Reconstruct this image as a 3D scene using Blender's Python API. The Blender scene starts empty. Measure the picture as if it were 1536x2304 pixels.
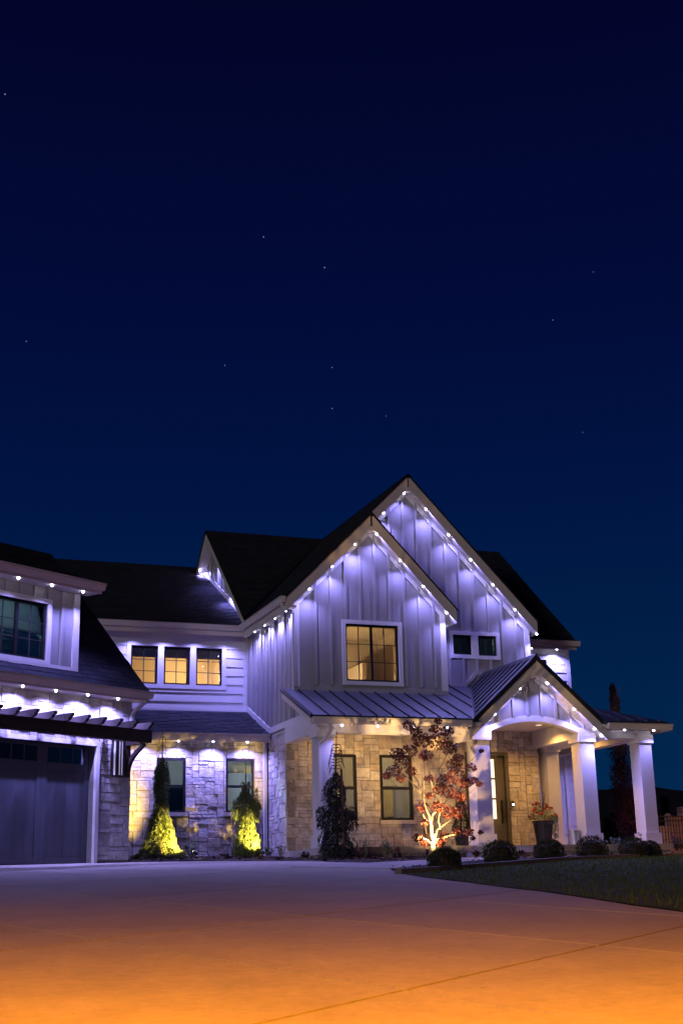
import bpy, bmesh, math, random
import numpy as np
from mathutils import Vector, Matrix
random.seed(7)
rnd = random.random
def ru(a, b): return a + (b - a) * rnd()
SC = bpy.context.scene
COL = SC.collection

# ------------------------------------------------------------------ camera
F_PX, PITCH, ROLL, YAW = 2912.87, math.radians(16.46666), math.radians(-1.40973), math.radians(20.65658)
def _basis():
    cp, sp = math.cos(PITCH), math.sin(PITCH)
    f = np.array([0, cp, sp]); u = np.array([0, -sp, cp]); r = np.array([1., 0, 0])
    c, s = math.cos(ROLL), math.sin(ROLL)
    r2, u2 = r * c + u * s, -r * s + u * c
    c, s = math.cos(-YAW), math.sin(-YAW)
    Rz = np.array([[c, -s, 0], [s, c, 0], [0, 0, 1]])
    return Rz @ r2, Rz @ u2, Rz @ f
RR, UU, FF = _basis()
cam = bpy.data.objects.new('camera', bpy.data.cameras.new('camera')); COL.objects.link(cam)
cam.data.sensor_fit = 'VERTICAL'; cam.data.sensor_height = 36.0
cam.data.lens = F_PX / 2304 * 36.0
cam.data.clip_start = 0.05; cam.data.clip_end = 6000
M = Matrix.Identity(4)
for i in range(3):
    M[i][0], M[i][1], M[i][2] = RR[i], UU[i], -FF[i]
cam.matrix_world = M                       # the camera stands at the origin, z = 0 is lens height
SC.camera = cam

# ------------------------------------------------------------------ world: night sky with a few stars and two lens ghosts
def ray(x, y): return RR * (x - 768) / F_PX - UU * (y - 1152) / F_PX + FF
W = bpy.data.worlds.new('World'); SC.world = W; W.use_nodes = True
nt = W.node_tree; N_, L_ = nt.nodes, nt.links
bg = N_['Background']
tc = N_.new('ShaderNodeTexCoord'); sx = N_.new('ShaderNodeSeparateXYZ'); L_.new(tc.outputs['Generated'], sx.inputs[0])
rmp = N_.new('ShaderNodeValToRGB'); L_.new(sx.outputs['Z'], rmp.inputs[0])
def lin(c): return tuple(((v / 255) / 12.92 if v / 255 < .04045 else ((v / 255 + .055) / 1.055) ** 2.4) for v in c) + (1,)
er = rmp.color_ramp
stops = [(0.0, (5, 42, 76)), (0.10, (2, 37, 75)), (0.2, (1, 29, 70)), (0.29, (1, 21, 67)), (0.40, (2, 13, 58)), (0.62, (3, 5, 41)), (1.0, (3, 4, 34))]
er.elements[0].position, er.elements[0].color = stops[0][0], lin(stops[0][1])
er.elements[1].position, er.elements[1].color = stops[-1][0], lin(stops[-1][1])
for p_, c_ in stops[1:-1]:
    e_ = er.elements.new(p_); e_.color = lin(c_)
acc = None
for (px, py, rad, st) in [(12, 212, .00045, .35), (593, 533, .00042, .3), (730, 602, .00042, .3), (60, 768, .0004, .22), (506, 822, .0004, .2),
                          (747, 827, .0004, .2), (1334, 612, .0004, .12), (1243, 720, .0004, .2), (747, 919, .0004, .25), 
                          (868, 936, .0006, .05), (1310, 973, .0006, .05)]:  # these two are faint lens ghosts put into the sky, not stars
    d = ray(px, py); d = d / np.linalg.norm(d)
    dt = N_.new('ShaderNodeVectorMath'); dt.operation = 'DISTANCE'; dt.inputs[1].default_value = d
    L_.new(tc.outputs['Generated'], dt.inputs[0])
    mp = N_.new('ShaderNodeMath'); mp.operation = 'LESS_THAN'; mp.inputs[1].default_value = rad; L_.new(dt.outputs['Value'], mp.inputs[0])
    ml = N_.new('ShaderNodeMath'); ml.operation = 'MULTIPLY_ADD'; ml.inputs[1].default_value = st; L_.new(mp.outputs[0], ml.inputs[0])
    if acc is None: ml.inputs[2].default_value = 0
    else: L_.new(acc, ml.inputs[2])
    acc = ml.outputs[0]
stc = N_.new('ShaderNodeVectorMath'); stc.operation = 'SCALE'; stc.inputs[0].default_value = (.75, .85, 1); L_.new(acc, stc.inputs['Scale'])
sm = N_.new('ShaderNodeVectorMath'); sm.operation = 'ADD'; L_.new(rmp.outputs[0], sm.inputs[0]); L_.new(stc.outputs[0], sm.inputs[1])
L_.new(sm.outputs[0], bg.inputs[0]); bg.inputs[1].default_value = 1.0

# ------------------------------------------------------------------ the one sun lamp: low fill added behind the camera's left, for general street light
street_fill = bpy.data.lights.new('street_fill', 'SUN'); street_fill.energy = 0.42; street_fill.angle = math.radians(6); street_fill.color = (1.0, .90, .86)
mo = bpy.data.objects.new('street_fill', street_fill); COL.objects.link(mo); mo.rotation_mode = 'QUATERNION'
mo.rotation_quaternion = Vector((.74, .66, -.13)).to_track_quat('-Z', 'Y'); mo.location = (-20, -20, 12)

# ------------------------------------------------------------------ exposure and sampling
SC.view_settings.view_transform = 'Standard'; SC.view_settings.look = 'None'
SC.view_settings.exposure = 0.0; SC.view_settings.gamma = 1.0; SC.view_settings.use_curve_mapping = False
SC.cycles.use_denoising = True
SC.cycles.max_bounces = 6; SC.cycles.diffuse_bounces = 3; SC.cycles.glossy_bounces = 3; SC.cycles.transparent_max_bounces = 12
SC.cycles.sample_clamp_indirect = 3.0
SC.cycles.caustics_reflective = False; SC.cycles.caustics_refractive = False

LED_COL = (0.31, 0.28, 1.0)
LED_W, UP_W, STREET_W = 116.0, 300.0, 21500.0
WARM = (1.0, 0.62, 0.24)

# ------------------------------------------------------------------ pixel helpers (a pixel gives a direction, a plane gives the distance)
def PX(x, y, v): d = ray(x, y); return d * v / d[0]
def PY(x, y, v): d = ray(x, y); return d * v / d[1]
def PZ(x, y, v): d = ray(x, y); return d * v / d[2]
def zg(x, y):
    s = x * .353 + y * .936; t = x * .936 - y * .353
    if s < 25: f = -.8 + .0545 * s
    elif s < 60: f = .5625 + .04 * (s - 25)
    else: f = 1.9625 + .012 * (s - 60)
    return f - .016 * max(-14, min(t, 14))

# ------------------------------------------------------------------ materials
def newmat(name):
    m = bpy.data.materials.new(name); m.use_nodes = True
    n = m.node_tree.nodes; b = n['Principled BSDF']
    return m, n, m.node_tree.links, b
def paint(name, col, rough=.55, var=.10, scale=3.0, bump=.0, bscale=60, metallic=0., spec=.4, island=0., dirt=0.):
    m, n, l, b = newmat(name)
    tc = n.new('ShaderNodeTexCoord')
    nz = n.new('ShaderNodeTexNoise'); nz.inputs['Scale'].default_value = scale; nz.inputs['Detail'].default_value = 6
    l.new(tc.outputs['Object'], nz.inputs['Vector'])
    mr = n.new('ShaderNodeMapRange'); mr.inputs[1].default_value = .3; mr.inputs[2].default_value = .7
    mr.inputs[3].default_value = 1 - var; mr.inputs[4].default_value = 1 + var; l.new(nz.outputs['Fac'], mr.inputs[0])
    val = mr.outputs[0]
    if island:
        oi = n.new('ShaderNodeObjectInfo'); ge = n.new('ShaderNodeNewGeometry')
        ad = n.new('ShaderNodeMath'); ad.operation = 'ADD'; l.new(oi.outputs['Random'], ad.inputs[0]); l.new(ge.outputs['Random Per Island'], ad.inputs[1])
        fr = n.new('ShaderNodeMath'); fr.operation = 'FRACT'; l.new(ad.outputs[0], fr.inputs[0])
        m2 = n.new('ShaderNodeMapRange'); m2.inputs[3].default_value = 1 - island; m2.inputs[4].default_value = 1 + island; l.new(fr.outputs[0], m2.inputs[0])
        mu = n.new('ShaderNodeMath'); mu.operation = 'MULTIPLY'; l.new(val, mu.inputs[0]); l.new(m2.outputs[0], mu.inputs[1]); val = mu.outputs[0]
    vm = n.new('ShaderNodeVectorMath'); vm.operation = 'SCALE'; vm.inputs[0].default_value = col[:3]; l.new(val, vm.inputs['Scale'])
    l.new(vm.outputs[0], b.inputs['Base Color'])
    b.inputs['Roughness'].default_value = rough; b.inputs['Metallic'].default_value = metallic
    b.inputs['Specular IOR Level'].default_value = spec
    if bump:
        n2 = n.new('ShaderNodeTexNoise'); n2.inputs['Scale'].default_value = bscale; n2.inputs['Detail'].default_value = 5
        l.new(tc.outputs['Object'], n2.inputs['Vector'])
        bp = n.new('ShaderNodeBump'); bp.inputs['Strength'].default_value = bump; bp.inputs['Distance'].default_value = .02
        l.new(n2.outputs['Fac'], bp.inputs['Height']); l.new(bp.outputs[0], b.inputs['Normal'])
    return m
def ramp_island(name, cols, rough=.8, bump=.6, bscale=14, nvar=.18, spec=.3, translucent=0.):
    m, n, l, b = newmat(name)
    tc = n.new('ShaderNodeTexCoord'); oi = n.new('ShaderNodeObjectInfo'); ge = n.new('ShaderNodeNewGeometry')
    ad = n.new('ShaderNodeMath'); ad.operation = 'ADD'; l.new(oi.outputs['Random'], ad.inputs[0]); l.new(ge.outputs['Random Per Island'], ad.inputs[1])
    fr = n.new('ShaderNodeMath'); fr.operation = 'FRACT'; l.new(ad.outputs[0], fr.inputs[0])
    rp = n.new('ShaderNodeValToRGB'); l.new(fr.outputs[0], rp.inputs[0])
    els = rp.color_ramp.elements
    els[0].position = 0; els[0].color = cols[0] + (1,); els[1].position = 1; els[1].color = cols[-1] + (1,)
    for i, c in enumerate(cols[1:-1]):
        e = els.new((i + 1) / (len(cols) - 1)); e.color = c + (1,)
    nz = n.new('ShaderNodeTexNoise'); nz.inputs['Scale'].default_value = bscale * .5; nz.inputs['Detail'].default_value = 7
    geo = n.new('ShaderNodeNewGeometry'); l.new(geo.outputs['Position'], nz.inputs['Vector'])
    mr = n.new('ShaderNodeMapRange'); mr.inputs[1].default_value = .3; mr.inputs[2].default_value = .7
    mr.inputs[3].default_value = 1 - nvar; mr.inputs[4].default_value = 1 + nvar; l.new(nz.outputs['Fac'], mr.inputs[0])
    vm = n.new('ShaderNodeVectorMath'); vm.operation = 'SCALE'; l.new(rp.outputs[0], vm.inputs[0]); l.new(mr.outputs[0], vm.inputs['Scale'])
    l.new(vm.outputs[0], b.inputs['Base Color']); b.inputs['Roughness'].default_value = rough; b.inputs['Specular IOR Level'].default_value = spec
    if bump:
        n2 = n.new('ShaderNodeTexNoise'); n2.inputs['Scale'].default_value = bscale; n2.inputs['Detail'].default_value = 8; n2.inputs['Roughness'].default_value = .65
        l.new(geo.outputs['Position'], n2.inputs['Vector'])
        bp = n.new('ShaderNodeBump'); bp.inputs['Strength'].default_value = bump; bp.inputs['Distance'].default_value = .04
        l.new(n2.outputs['Fac'], bp.inputs['Height']); l.new(bp.outputs[0], b.inputs['Normal'])
    if translucent:
        tr = n.new('ShaderNodeBsdfTranslucent'); l.new(vm.outputs[0], tr.inputs['Color'])
        mx = n.new('ShaderNodeMixShader'); mx.inputs[0].default_value = translucent
        l.new(b.outputs[0], mx.inputs[1]); l.new(tr.outputs[0], mx.inputs[2]); l.new(mx.outputs[0], n['Material Output'].inputs[0])
    return m
def emit(name, col, st):
    m, n, l, b = newmat(name)
    b.inputs['Base Color'].default_value = (.8, .8, .8, 1)
    b.inputs['Emission Color'].default_value = tuple(col) + (1,); b.inputs['Emission Strength'].default_value = st
    m.cycles.emission_sampling = 'NONE'      # the lamp objects carry the light; the small lenses only glow
    return m
def glass(name, tint=(.96, .98, .97), refl=1.0, clear=1.0):
    m, n, l, b = newmat(name); n.remove(b)
    tr = n.new('ShaderNodeBsdfTransparent'); tr.inputs[0].default_value = tuple(v * clear for v in tint) + (1,)
    gl = n.new('ShaderNodeBsdfGlossy'); gl.inputs['Roughness'].default_value = .015; gl.inputs[0].default_value = (.95, .97, 1, 1)
    fr = n.new('ShaderNodeFresnel'); fr.inputs[0].default_value = 1.55
    mu = n.new('ShaderNodeMath'); mu.operation = 'MULTIPLY'; mu.inputs[1].default_value = 1.0 * refl; mu.use_clamp = True; l.new(fr.outputs[0], mu.inputs[0])
    mx = n.new('ShaderNodeMixShader'); l.new(mu.outputs[0], mx.inputs[0]); l.new(tr.outputs[0], mx.inputs[1]); l.new(gl.outputs[0], mx.inputs[2])
    l.new(mx.outputs[0], n['Material Output'].inputs[0])
    return m
def concrete_mat(name, col):
    m, n, l, b = newmat(name)
    geo = n.new('ShaderNodeNewGeometry'); oi = n.new('ShaderNodeObjectInfo')
    out = None
    for sc, amp in ((.22, .09), (.9, .07), (3.5, .08), (14, .08), (160, .16)):
        nz = n.new('ShaderNodeTexNoise'); nz.inputs['Scale'].default_value = sc; nz.inputs['Detail'].default_value = 8; nz.inputs['Roughness'].default_value = .62
        l.new(geo.outputs['Position'], nz.inputs['Vector'])
        mr = n.new('ShaderNodeMapRange'); mr.inputs[1].default_value = .28; mr.inputs[2].default_value = .72
        mr.inputs[3].default_value = 1 - amp; mr.inputs[4].default_value = 1 + amp; l.new(nz.outputs['Fac'], mr.inputs[0])
        if out is None: out = mr.outputs[0]
        else:
            mu = n.new('ShaderNodeMath'); mu.operation = 'MULTIPLY'; l.new(out, mu.inputs[0]); l.new(mr.outputs[0], mu.inputs[1]); out = mu.outputs[0]
    mr = n.new('ShaderNodeMapRange'); mr.inputs[3].default_value = .93; mr.inputs[4].default_value = 1.07; l.new(oi.outputs['Random'], mr.inputs[0])
    mu = n.new('ShaderNodeMath'); mu.operation = 'MULTIPLY'; l.new(out, mu.inputs[0]); l.new(mr.outputs[0], mu.inputs[1]); out = mu.outputs[0]
    # dark specks
    vo = n.new('ShaderNodeTexVoronoi'); vo.inputs['Scale'].default_value = 2.6; l.new(geo.outputs['Position'], vo.inputs['Vector'])
    lt = n.new('ShaderNodeMapRange'); lt.inputs[1].default_value = .015; lt.inputs[2].default_value = .035; lt.inputs[3].default_value = .55; lt.inputs[4].default_value = 1; l.new(vo.outputs['Distance'], lt.inputs[0])
    mu = n.new('ShaderNodeMath'); mu.operation = 'MULTIPLY'; l.new(out, mu.inputs[0]); l.new(lt.outputs[0], mu.inputs[1]); out = mu.outputs[0]
    vm = n.new('ShaderNodeVectorMath'); vm.operation = 'SCALE'; vm.inputs[0].default_value = col; l.new(out, vm.inputs['Scale'])
    l.new(vm.outputs[0], b.inputs['Base Color']); b.inputs['Roughness'].default_value = .75; b.inputs['Specular IOR Level'].default_value = .3
    n2 = n.new('ShaderNodeTexNoise'); n2.inputs['Scale'].default_value = 45; n2.inputs['Detail'].default_value = 6; l.new(geo.outputs['Position'], n2.inputs['Vector'])
    bp = n.new('ShaderNodeBump'); bp.inputs['Strength'].default_value = .25; bp.inputs['Distance'].default_value = .01
    l.new(n2.outputs['Fac'], bp.inputs['Height']); l.new(bp.outputs[0], b.inputs['Normal'])
    return m
def metal_roof_mat():
    m, n, l, b = newmat('standing_seam_metal')
    tc = n.new('ShaderNodeTexCoord'); nz = n.new('ShaderNodeTexNoise'); nz.inputs['Scale'].default_value = 2.2; nz.inputs['Detail'].default_value = 5
    l.new(tc.outputs['Object'], nz.inputs['Vector'])
    mr = n.new('ShaderNodeMapRange'); mr.inputs[3].default_value = .36; mr.inputs[4].default_value = .56; l.new(nz.outputs['Fac'], mr.inputs[0]); l.new(mr.outputs[0], b.inputs['Roughness'])
    b.inputs['Base Color'].default_value = (.024, .027, .034, 1); b.inputs['Metallic'].default_value = .2
    return m
MT = dict(
    siding=paint('greige_batten_siding', (.31, .30, .30), .5, .06, 1.5, .08, 90),
    batten=paint('greige_batten', (.33, .32, .315), .5, .05, 2),
    lap=paint('lap_siding', (.60, .59, .585), .55, .06, 2, .08, 70, island=.035),
    white=paint('white_trim', (.68, .67, .66), .5, .05, 1.5, .04, 60),
    fascia=paint('pale_fascia', (.66, .62, .58), .45, .06, 1.2),
    col=paint('column_panel', (.51, .495, .485), .55, .05, 1.0, .06, 40),
    stone=ramp_island('ledge_stone', [(.46, .42, .375), (.36, .33, .30), (.54, .51, .47), (.42, .38, .345), (.58, .56, .53), (.40, .385, .375), (.50, .44, .37), (.47, .45, .43)], .85, .8, 16, .24),
    mortar=paint('mortar', (.25, .23, .205), .95, .2, 14, .5, 60),
    sill=paint('stone_sill', (.46, .42, .38), .8, .12, 8, .3, 40),
    shingle=ramp_island('asphalt_shingle', [(.010, .011, .017), (.020, .021, .029), (.013, .014, .020), (.027, .028, .037), (.016, .017, .025)], 1.0, .5, 60, .3),
    roofdark=paint('roof_underlay', (.012, .012, .014), .95, .2, 10),
    metal=metal_roof_mat(),
    metaledge=paint('dark_metal_edge', (.03, .03, .034), .4, .1, 5, metallic=.4),
    black=paint('black_window_frame', (.012, .012, .014), .35, .1, 6),
    muntin=paint('muntin_dark', (.03, .028, .028), .4, .1, 6),
    beam=paint('dark_stained_beam', (.030, .018, .013), .65, .35, 6, .5, 30),
    garage=paint('garage_door_grey', (.065, .07, .085), .5, .08, 2, .1, 60),
    glass=glass('window_glass'), dglass=glass('dark_window_glass', (.93, .96, .95), 1.0, .97),
    lite=glass('garage_lite_glass', (.9, .9, .9), .3, .9),
    frosted=emit('lit_door_lite', (1.0, .86, .62), 1.15),
    led=emit('led_puck', (.80, .76, 1.0), 26.0),
    blind=paint('slatted_blind', (.70, .72, .74), .8, .06, 3), shade=ramp_island('translucent_shade', [(.74, .73, .70), (.78, .77, .74)], .8, 0, 3, .05, translucent=.6),
    curtain=paint('sheer_curtain', (.50, .46, .38), .9, .12, 5),
    room=paint('tan_room_wall', (.62, .50, .36), .8, .04, 1),
    darkroom=paint('unlit_room_wall', (.05, .05, .048), .9, .1, 2),  # near-black: the room's darkness is put into the wall colour
    door=paint('front_door_stain', (.085, .075, .055), .4, .15, 4),
    conc=concrete_mat('driveway_concrete', (.45, .405, .335)), walk=concrete_mat('walk_concrete', (.44, .42, .40)),
    joint=paint('joint_dirt', (.02, .018, .016), .95, .2, 10),
    slab=concrete_mat('porch_concrete', (.33, .305, .29)),
    edging=concrete_mat('edging_concrete', (.15, .14, .13)),
    mulch=ramp_island('mulch', [(.05, .022, .016), (.08, .038, .026), (.032, .016, .012), (.065, .03, .02)], .95, .6, 30, .3),
    soil=paint('soil', (.035, .022, .016), .95, .3, 12, .8, 40),
    lawn=paint('lawn_turf', (.045, .075, .014), .95, .35, 1.5, .8, 60),
    blade=ramp_island('grass_blade', [(.065, .12, .02), (.085, .14, .028), (.05, .095, .016), (.10, .12, .028)], .7, 0, 20, .15, translucent=.25),
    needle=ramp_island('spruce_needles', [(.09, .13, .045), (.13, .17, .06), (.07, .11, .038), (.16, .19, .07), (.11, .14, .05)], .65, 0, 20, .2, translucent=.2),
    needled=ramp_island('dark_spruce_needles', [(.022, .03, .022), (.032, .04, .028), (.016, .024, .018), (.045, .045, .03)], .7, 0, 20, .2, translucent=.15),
    box=ramp_island('boxwood_leaf', [(.030, .042, .016), (.045, .058, .022), (.022, .032, .013), (.058, .066, .026)], .55, 0, 20, .2, translucent=.15),
    shrub=ramp_island('shrub_leaf', [(.16, .23, .09), (.21, .28, .12), (.12, .19, .07), (.25, .30, .16)], .6, 0, 20, .2, translucent=.25),
    sage=ramp_island('sage_leaf', [(.10, .14, .10), (.14, .18, .13), (.075, .11, .075)], .6, 0, 20, .2, translucent=.25),
    darkleaf=ramp_island('dark_purple_leaf', [(.03, .014, .018), (.05, .022, .026), (.022, .012, .014)], .6, 0, 20, .2, translucent=.15),
    maple=ramp_island('maple_leaf', [(.085, .016, .014), (.12, .024, .014), (.06, .011, .013), (.15, .04, .018), (.075, .014, .016)], .55, 0, 20, .2, translucent=.2),
    beech=ramp_island('beech_leaf', [(.32, .13, .14), (.42, .22, .18), (.24, .10, .12), (.36, .17, .18)], .6, 0, 20, .2, translucent=.25),
    bark=paint('maple_bark', (.34, .27, .18), .8, .25, 18, .5, 40), barkd=paint('dark_or_unlit_bark', (.06, .045, .035), .9, .3, 18, .5, 40),
    stake=paint('wood_stake', (.12, .05, .03), .8, .2, 10, .3, 40),
    pot=paint('glazed_pot', (.012, .014, .022), .25, .2, 5), galv=paint('galvanised_steel', (.48, .48, .48), .38, .12, 8, metallic=.7),
    red=ramp_island('red_petal', [(.40, .03, .025), (.52, .07, .03), (.32, .02, .05), (.45, .05, .06)], .5, 0, 20, .1, translucent=.25),
    spike=paint('dracaena_spike', (.045, .03, .028), .5, .2, 5),
    fix=paint('bronze_fixture', (.02, .016, .013), .45, .2, 8), pale=emit('frosted_strip', (.85, .78, .85), .22),
    iron=paint('black_iron', (.01, .01, .011), .5, .2, 8), tan=ramp_island('tan_block', [(.40, .27, .16), (.46, .32, .20), (.35, .24, .15)], .85, .5, 12, .15),
    hill=paint('hillside', (.002, .003, .003), 1.0, .3, .02), steel=paint('lamp_post_steel', (.2, .2, .2), .5, .1, 5, metallic=.6),
    bell=emit('bell_light', (.7, .8, 1.0), 6.0), mat=paint('door_mat', (.13, .09, .06), .95, .3, 60, .5, 90),
    ceil=paint('porch_ceiling', (.62, .56, .48), .6, .05, 2), downlens=emit('recessed_lens', (1, .75, .4), 1.0), uplens=emit('uplight_lens', (1, .8, .45), 12.0), sod=emit('sodium_lens', (1, .45, .05), 20.0),
    darktree=ramp_island('night_tree_leaf', [(.02, .03, .012), (.03, .04, .016), (.014, .02, .01)], .8, 0, 20, .2),
)

# ------------------------------------------------------------------ object helpers
WL = {}
def link(o, parent, origin):
    COL.objects.link(o)
    if parent is not None:
        o.parent = parent; o.location = Vector(origin) - WL[parent.name]
    else: o.location = origin
    WL[o.name] = Vector(origin)
    return o
def empty(name, loc, label=None, cat=None, group=None):
    o = bpy.data.objects.new(name, None); o.empty_display_size = .2
    link(o, None, loc)
    if label: tag(o, label, cat, group)
    return o
def tag(o, label=None, cat=None, group=None, kind=None):
    if label: o['label'] = label
    if cat: o['category'] = cat
    if group: o['group'] = group
    if kind: o['kind'] = kind
    return o
class MB:
    def __init__(s): s.v = []; s.f = []
    def poly(s, pts, faces):
        k = len(s.v); s.v += [tuple(map(float, p)) for p in pts]; s.f += [tuple(i + k for i in f) for f in faces]
    def hexa(s, b, t):
        n = len(b); s.poly(list(b) + list(t), [tuple(range(n))[::-1], tuple(range(n, 2 * n))] + [(i, (i + 1) % n, n + (i + 1) % n, n + i) for i in range(n)])
    def box(s, fr, a0, a1, d0, d1, z0, z1):
        s.hexa([fr.P(a0, d0, z0), fr.P(a1, d0, z0), fr.P(a1, d1, z0), fr.P(a0, d1, z0)], [fr.P(a0, d0, z1), fr.P(a1, d0, z1), fr.P(a1, d1, z1), fr.P(a0, d1, z1)])
    def prism(s, fr, poly, d0, d1):
        s.hexa([fr.P(a, d0, z) for a, z in poly], [fr.P(a, d1, z) for a, z in poly])
    def vpoly(s, xy, zt, zb):        # plan polygon between two height functions
        s.hexa([(x, y, zb(x, y)) for x, y in xy], [(x, y, zt(x, y)) for x, y in xy])
    def tube(s, pts, radii, n=7, cap=True):
        pts = [Vector(p) for p in pts]; rings = []
        for i, p in enumerate(pts):
            a = pts[max(0, i - 1)]; b = pts[min(len(pts) - 1, i + 1)]; t = (b - a).normalized()
            u = t.cross(Vector((0, 0, 1)) if abs(t.z) < .95 else Vector((1, 0, 0))).normalized(); w = t.cross(u)
            r = radii[i] if hasattr(radii, '__len__') else radii
            rings.append([p + u * (r * math.cos(2 * math.pi * k / n)) + w * (r * math.sin(2 * math.pi * k / n)) for k in range(n)])
        k0 = len(s.v)
        for r in rings: s.v += [tuple(q) for q in r]
        for i in range(len(rings) - 1):
            for k in range(n):
                s.f.append((k0 + i * n + k, k0 + i * n + (k + 1) % n, k0 + (i + 1) * n + (k + 1) % n, k0 + (i + 1) * n + k))
        if cap:
            s.f.append(tuple(k0 + k for k in range(n))[::-1]); s.f.append(tuple(k0 + (len(rings) - 1) * n + k for k in range(n)))
    def rtube(s, pts, w, d, side):   # rectangular pipe along a path; side = unit vector across
        side = Vector(side).normalized(); pts = [Vector(p) for p in pts]; k0 = len(s.v)
        for i, p in enumerate(pts):
            a = pts[max(0, i - 1)]; b = pts[min(len(pts) - 1, i + 1)]; t = (b - a).normalized(); q = t.cross(side).normalized()
            for cx, cy in ((-1, -1), (1, -1), (1, 1), (-1, 1)): s.v.append(tuple(p + side * (cx * w / 2) + q * (cy * d / 2)))
        m = len(pts)
        for i in range(m - 1):
            for k in range(4): s.f.append((k0 + i * 4 + k, k0 + i * 4 + (k + 1) % 4, k0 + (i + 1) * 4 + (k + 1) % 4, k0 + (i + 1) * 4 + k))
        s.f.append((k0, k0 + 3, k0 + 2, k0 + 1)); e = k0 + (m - 1) * 4; s.f.append((e, e + 1, e + 2, e + 3))
    def lathe(s, c, prof, n=20):
        k0 = len(s.v)
        for r, z in prof: s.v += [(c[0] + r * math.cos(2 * math.pi * k / n), c[1] + r * math.sin(2 * math.pi * k / n), c[2] + z) for k in range(n)]
        for i in range(len(prof) - 1):
            for k in range(n): s.f.append((k0 + i * n + k, k0 + i * n + (k + 1) % n, k0 + (i + 1) * n + (k + 1) % n, k0 + (i + 1) * n + k))
        s.f.append(tuple(k0 + k for k in range(n))[::-1]); e = k0 + (len(prof) - 1) * n; s.f.append(tuple(e + k for k in range(n)))
    def build(s, name, mat, parent=None, smooth=False, fix=True, origin=None):
        me = bpy.data.meshes.new(name)
        V = np.array(s.v, float)
        if origin is None:
            lo, hi = V.min(0), V.max(0); origin = ((lo[0] + hi[0]) / 2, (lo[1] + hi[1]) / 2, lo[2])
        me.from_pydata([tuple(p) for p in V - np.array(origin)], [], s.f)
        if fix and len(s.f) < 30000:
            bm = bmesh.new(); bm.from_mesh(me); bmesh.ops.recalc_face_normals(bm, faces=bm.faces); bm.to_mesh(me); bm.free()
        if smooth: me.polygons.foreach_set('use_smooth', [True] * len(me.polygons))
        me.materials.append(mat if not isinstance(mat, str) else MT[mat])
        return link(bpy.data.objects.new(name, me), parent, origin)
class Fr:
    def __init__(s, o, ax, n): s.o = np.array(o, float); s.ax = np.array(ax, float); s.n = np.array(n, float)
    def P(s, a, d, z):
        q = s.o + s.ax * a + s.n * d; return (q[0], q[1], z)
    def px(s, x, y, d=0.):          # pixel on the plane of depth d -> (a, z)
        o3 = np.array([*(s.o + s.n * d), 0.]); n3 = np.array([*s.n, 0.]); r = ray(x, y); p = r * (o3 @ n3) / (r @ n3)
        return float((p[:2] - s.o) @ s.ax), float(p[2])
def FM(y): return Fr((0, y), (1, 0), (0, 1))
def FLW(x): return Fr((x, 0), (0, 1), (1, 0))
GAng = math.radians(31.4786)
G0 = np.array([5.523, 27.768])
GX = (math.cos(GAng), math.sin(GAng)); GY = (-math.sin(GAng), math.cos(GAng))
FG = Fr(G0, GX, GY)
IDF = Fr((0, 0), (1, 0), (0, 1))

def intervals(lo, hi, cuts):
    segs = [(lo, hi)]
    for c0, c1 in cuts:
        out = []
        for a, b in segs:
            if c1 <= a or c0 >= b: out.append((a, b))
            else:
                if c0 > a: out.append((a, c0))
                if c1 < b: out.append((c1, b))
        segs = out
    return [q for q in segs if q[1] - q[0] > .004]
def wall_mesh(fr, a0, a1, zb, zt, holes=(), thick=.15, extra=(), step=None):
    br = {a0, a1}
    for h in holes: br |= {h[0], h[1]}
    br |= set(extra)
    if step:
        k = a0
        while k < a1: br.add(k); k += step
    br = sorted(b for b in br if a0 - 1e-6 <= b <= a1 + 1e-6); mb = MB()
    for p, q in zip(br[:-1], br[1:]):
        if q - p < 1e-4: continue
        m = (p + q) / 2; cuts = [(h[2], h[3]) for h in holes if h[0] < m < h[1]]
        lo_, hi_ = min(zb(p), zb(q)), max(zt(p), zt(q))
        if not cuts: mb.prism(fr, [(p, zb(p)), (q, zb(q)), (q, zt(q)), (p, zt(p))], 0, thick); continue
        for s0, s1 in intervals(lo_, hi_, cuts):
            b = [(p, zb(p)), (q, zb(q))] if s0 <= lo_ + 1e-6 else [(p, s0), (q, s0)]
            t = [(q, zt(q)), (p, zt(p))] if s1 >= hi_ - 1e-6 else [(q, s1), (p, s1)]
            mb.prism(fr, b + t, 0, thick)
    return mb
def battens(fr, pos, zb, zt, holes, parent, w=.068, t=.036, mat='batten'):
    for a in pos:
        cuts = [(h[2], h[3]) for h in holes if h[0] - w / 2 < a < h[1] + w / 2]
        top = min(zt(a - w / 2), zt(a + w / 2)); bot = max(zb(a - w / 2), zb(a + w / 2))
        for s0, s1 in intervals(bot, top, cuts):
            if s1 - s0 < .05: continue
            mb = MB(); z1l, z1r = (zt(a - w / 2), zt(a + w / 2)) if s1 == top else (s1, s1)
            z0l, z0r = (zb(a - w / 2), zb(a + w / 2)) if s0 == bot else (s0, s0)
            mb.prism(fr, [(a - w / 2, z0l), (a + w / 2, z0r), (a + w / 2, z1r), (a - w / 2, z1l)], -t, .0); mb.build('batten', mat, parent)

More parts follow.
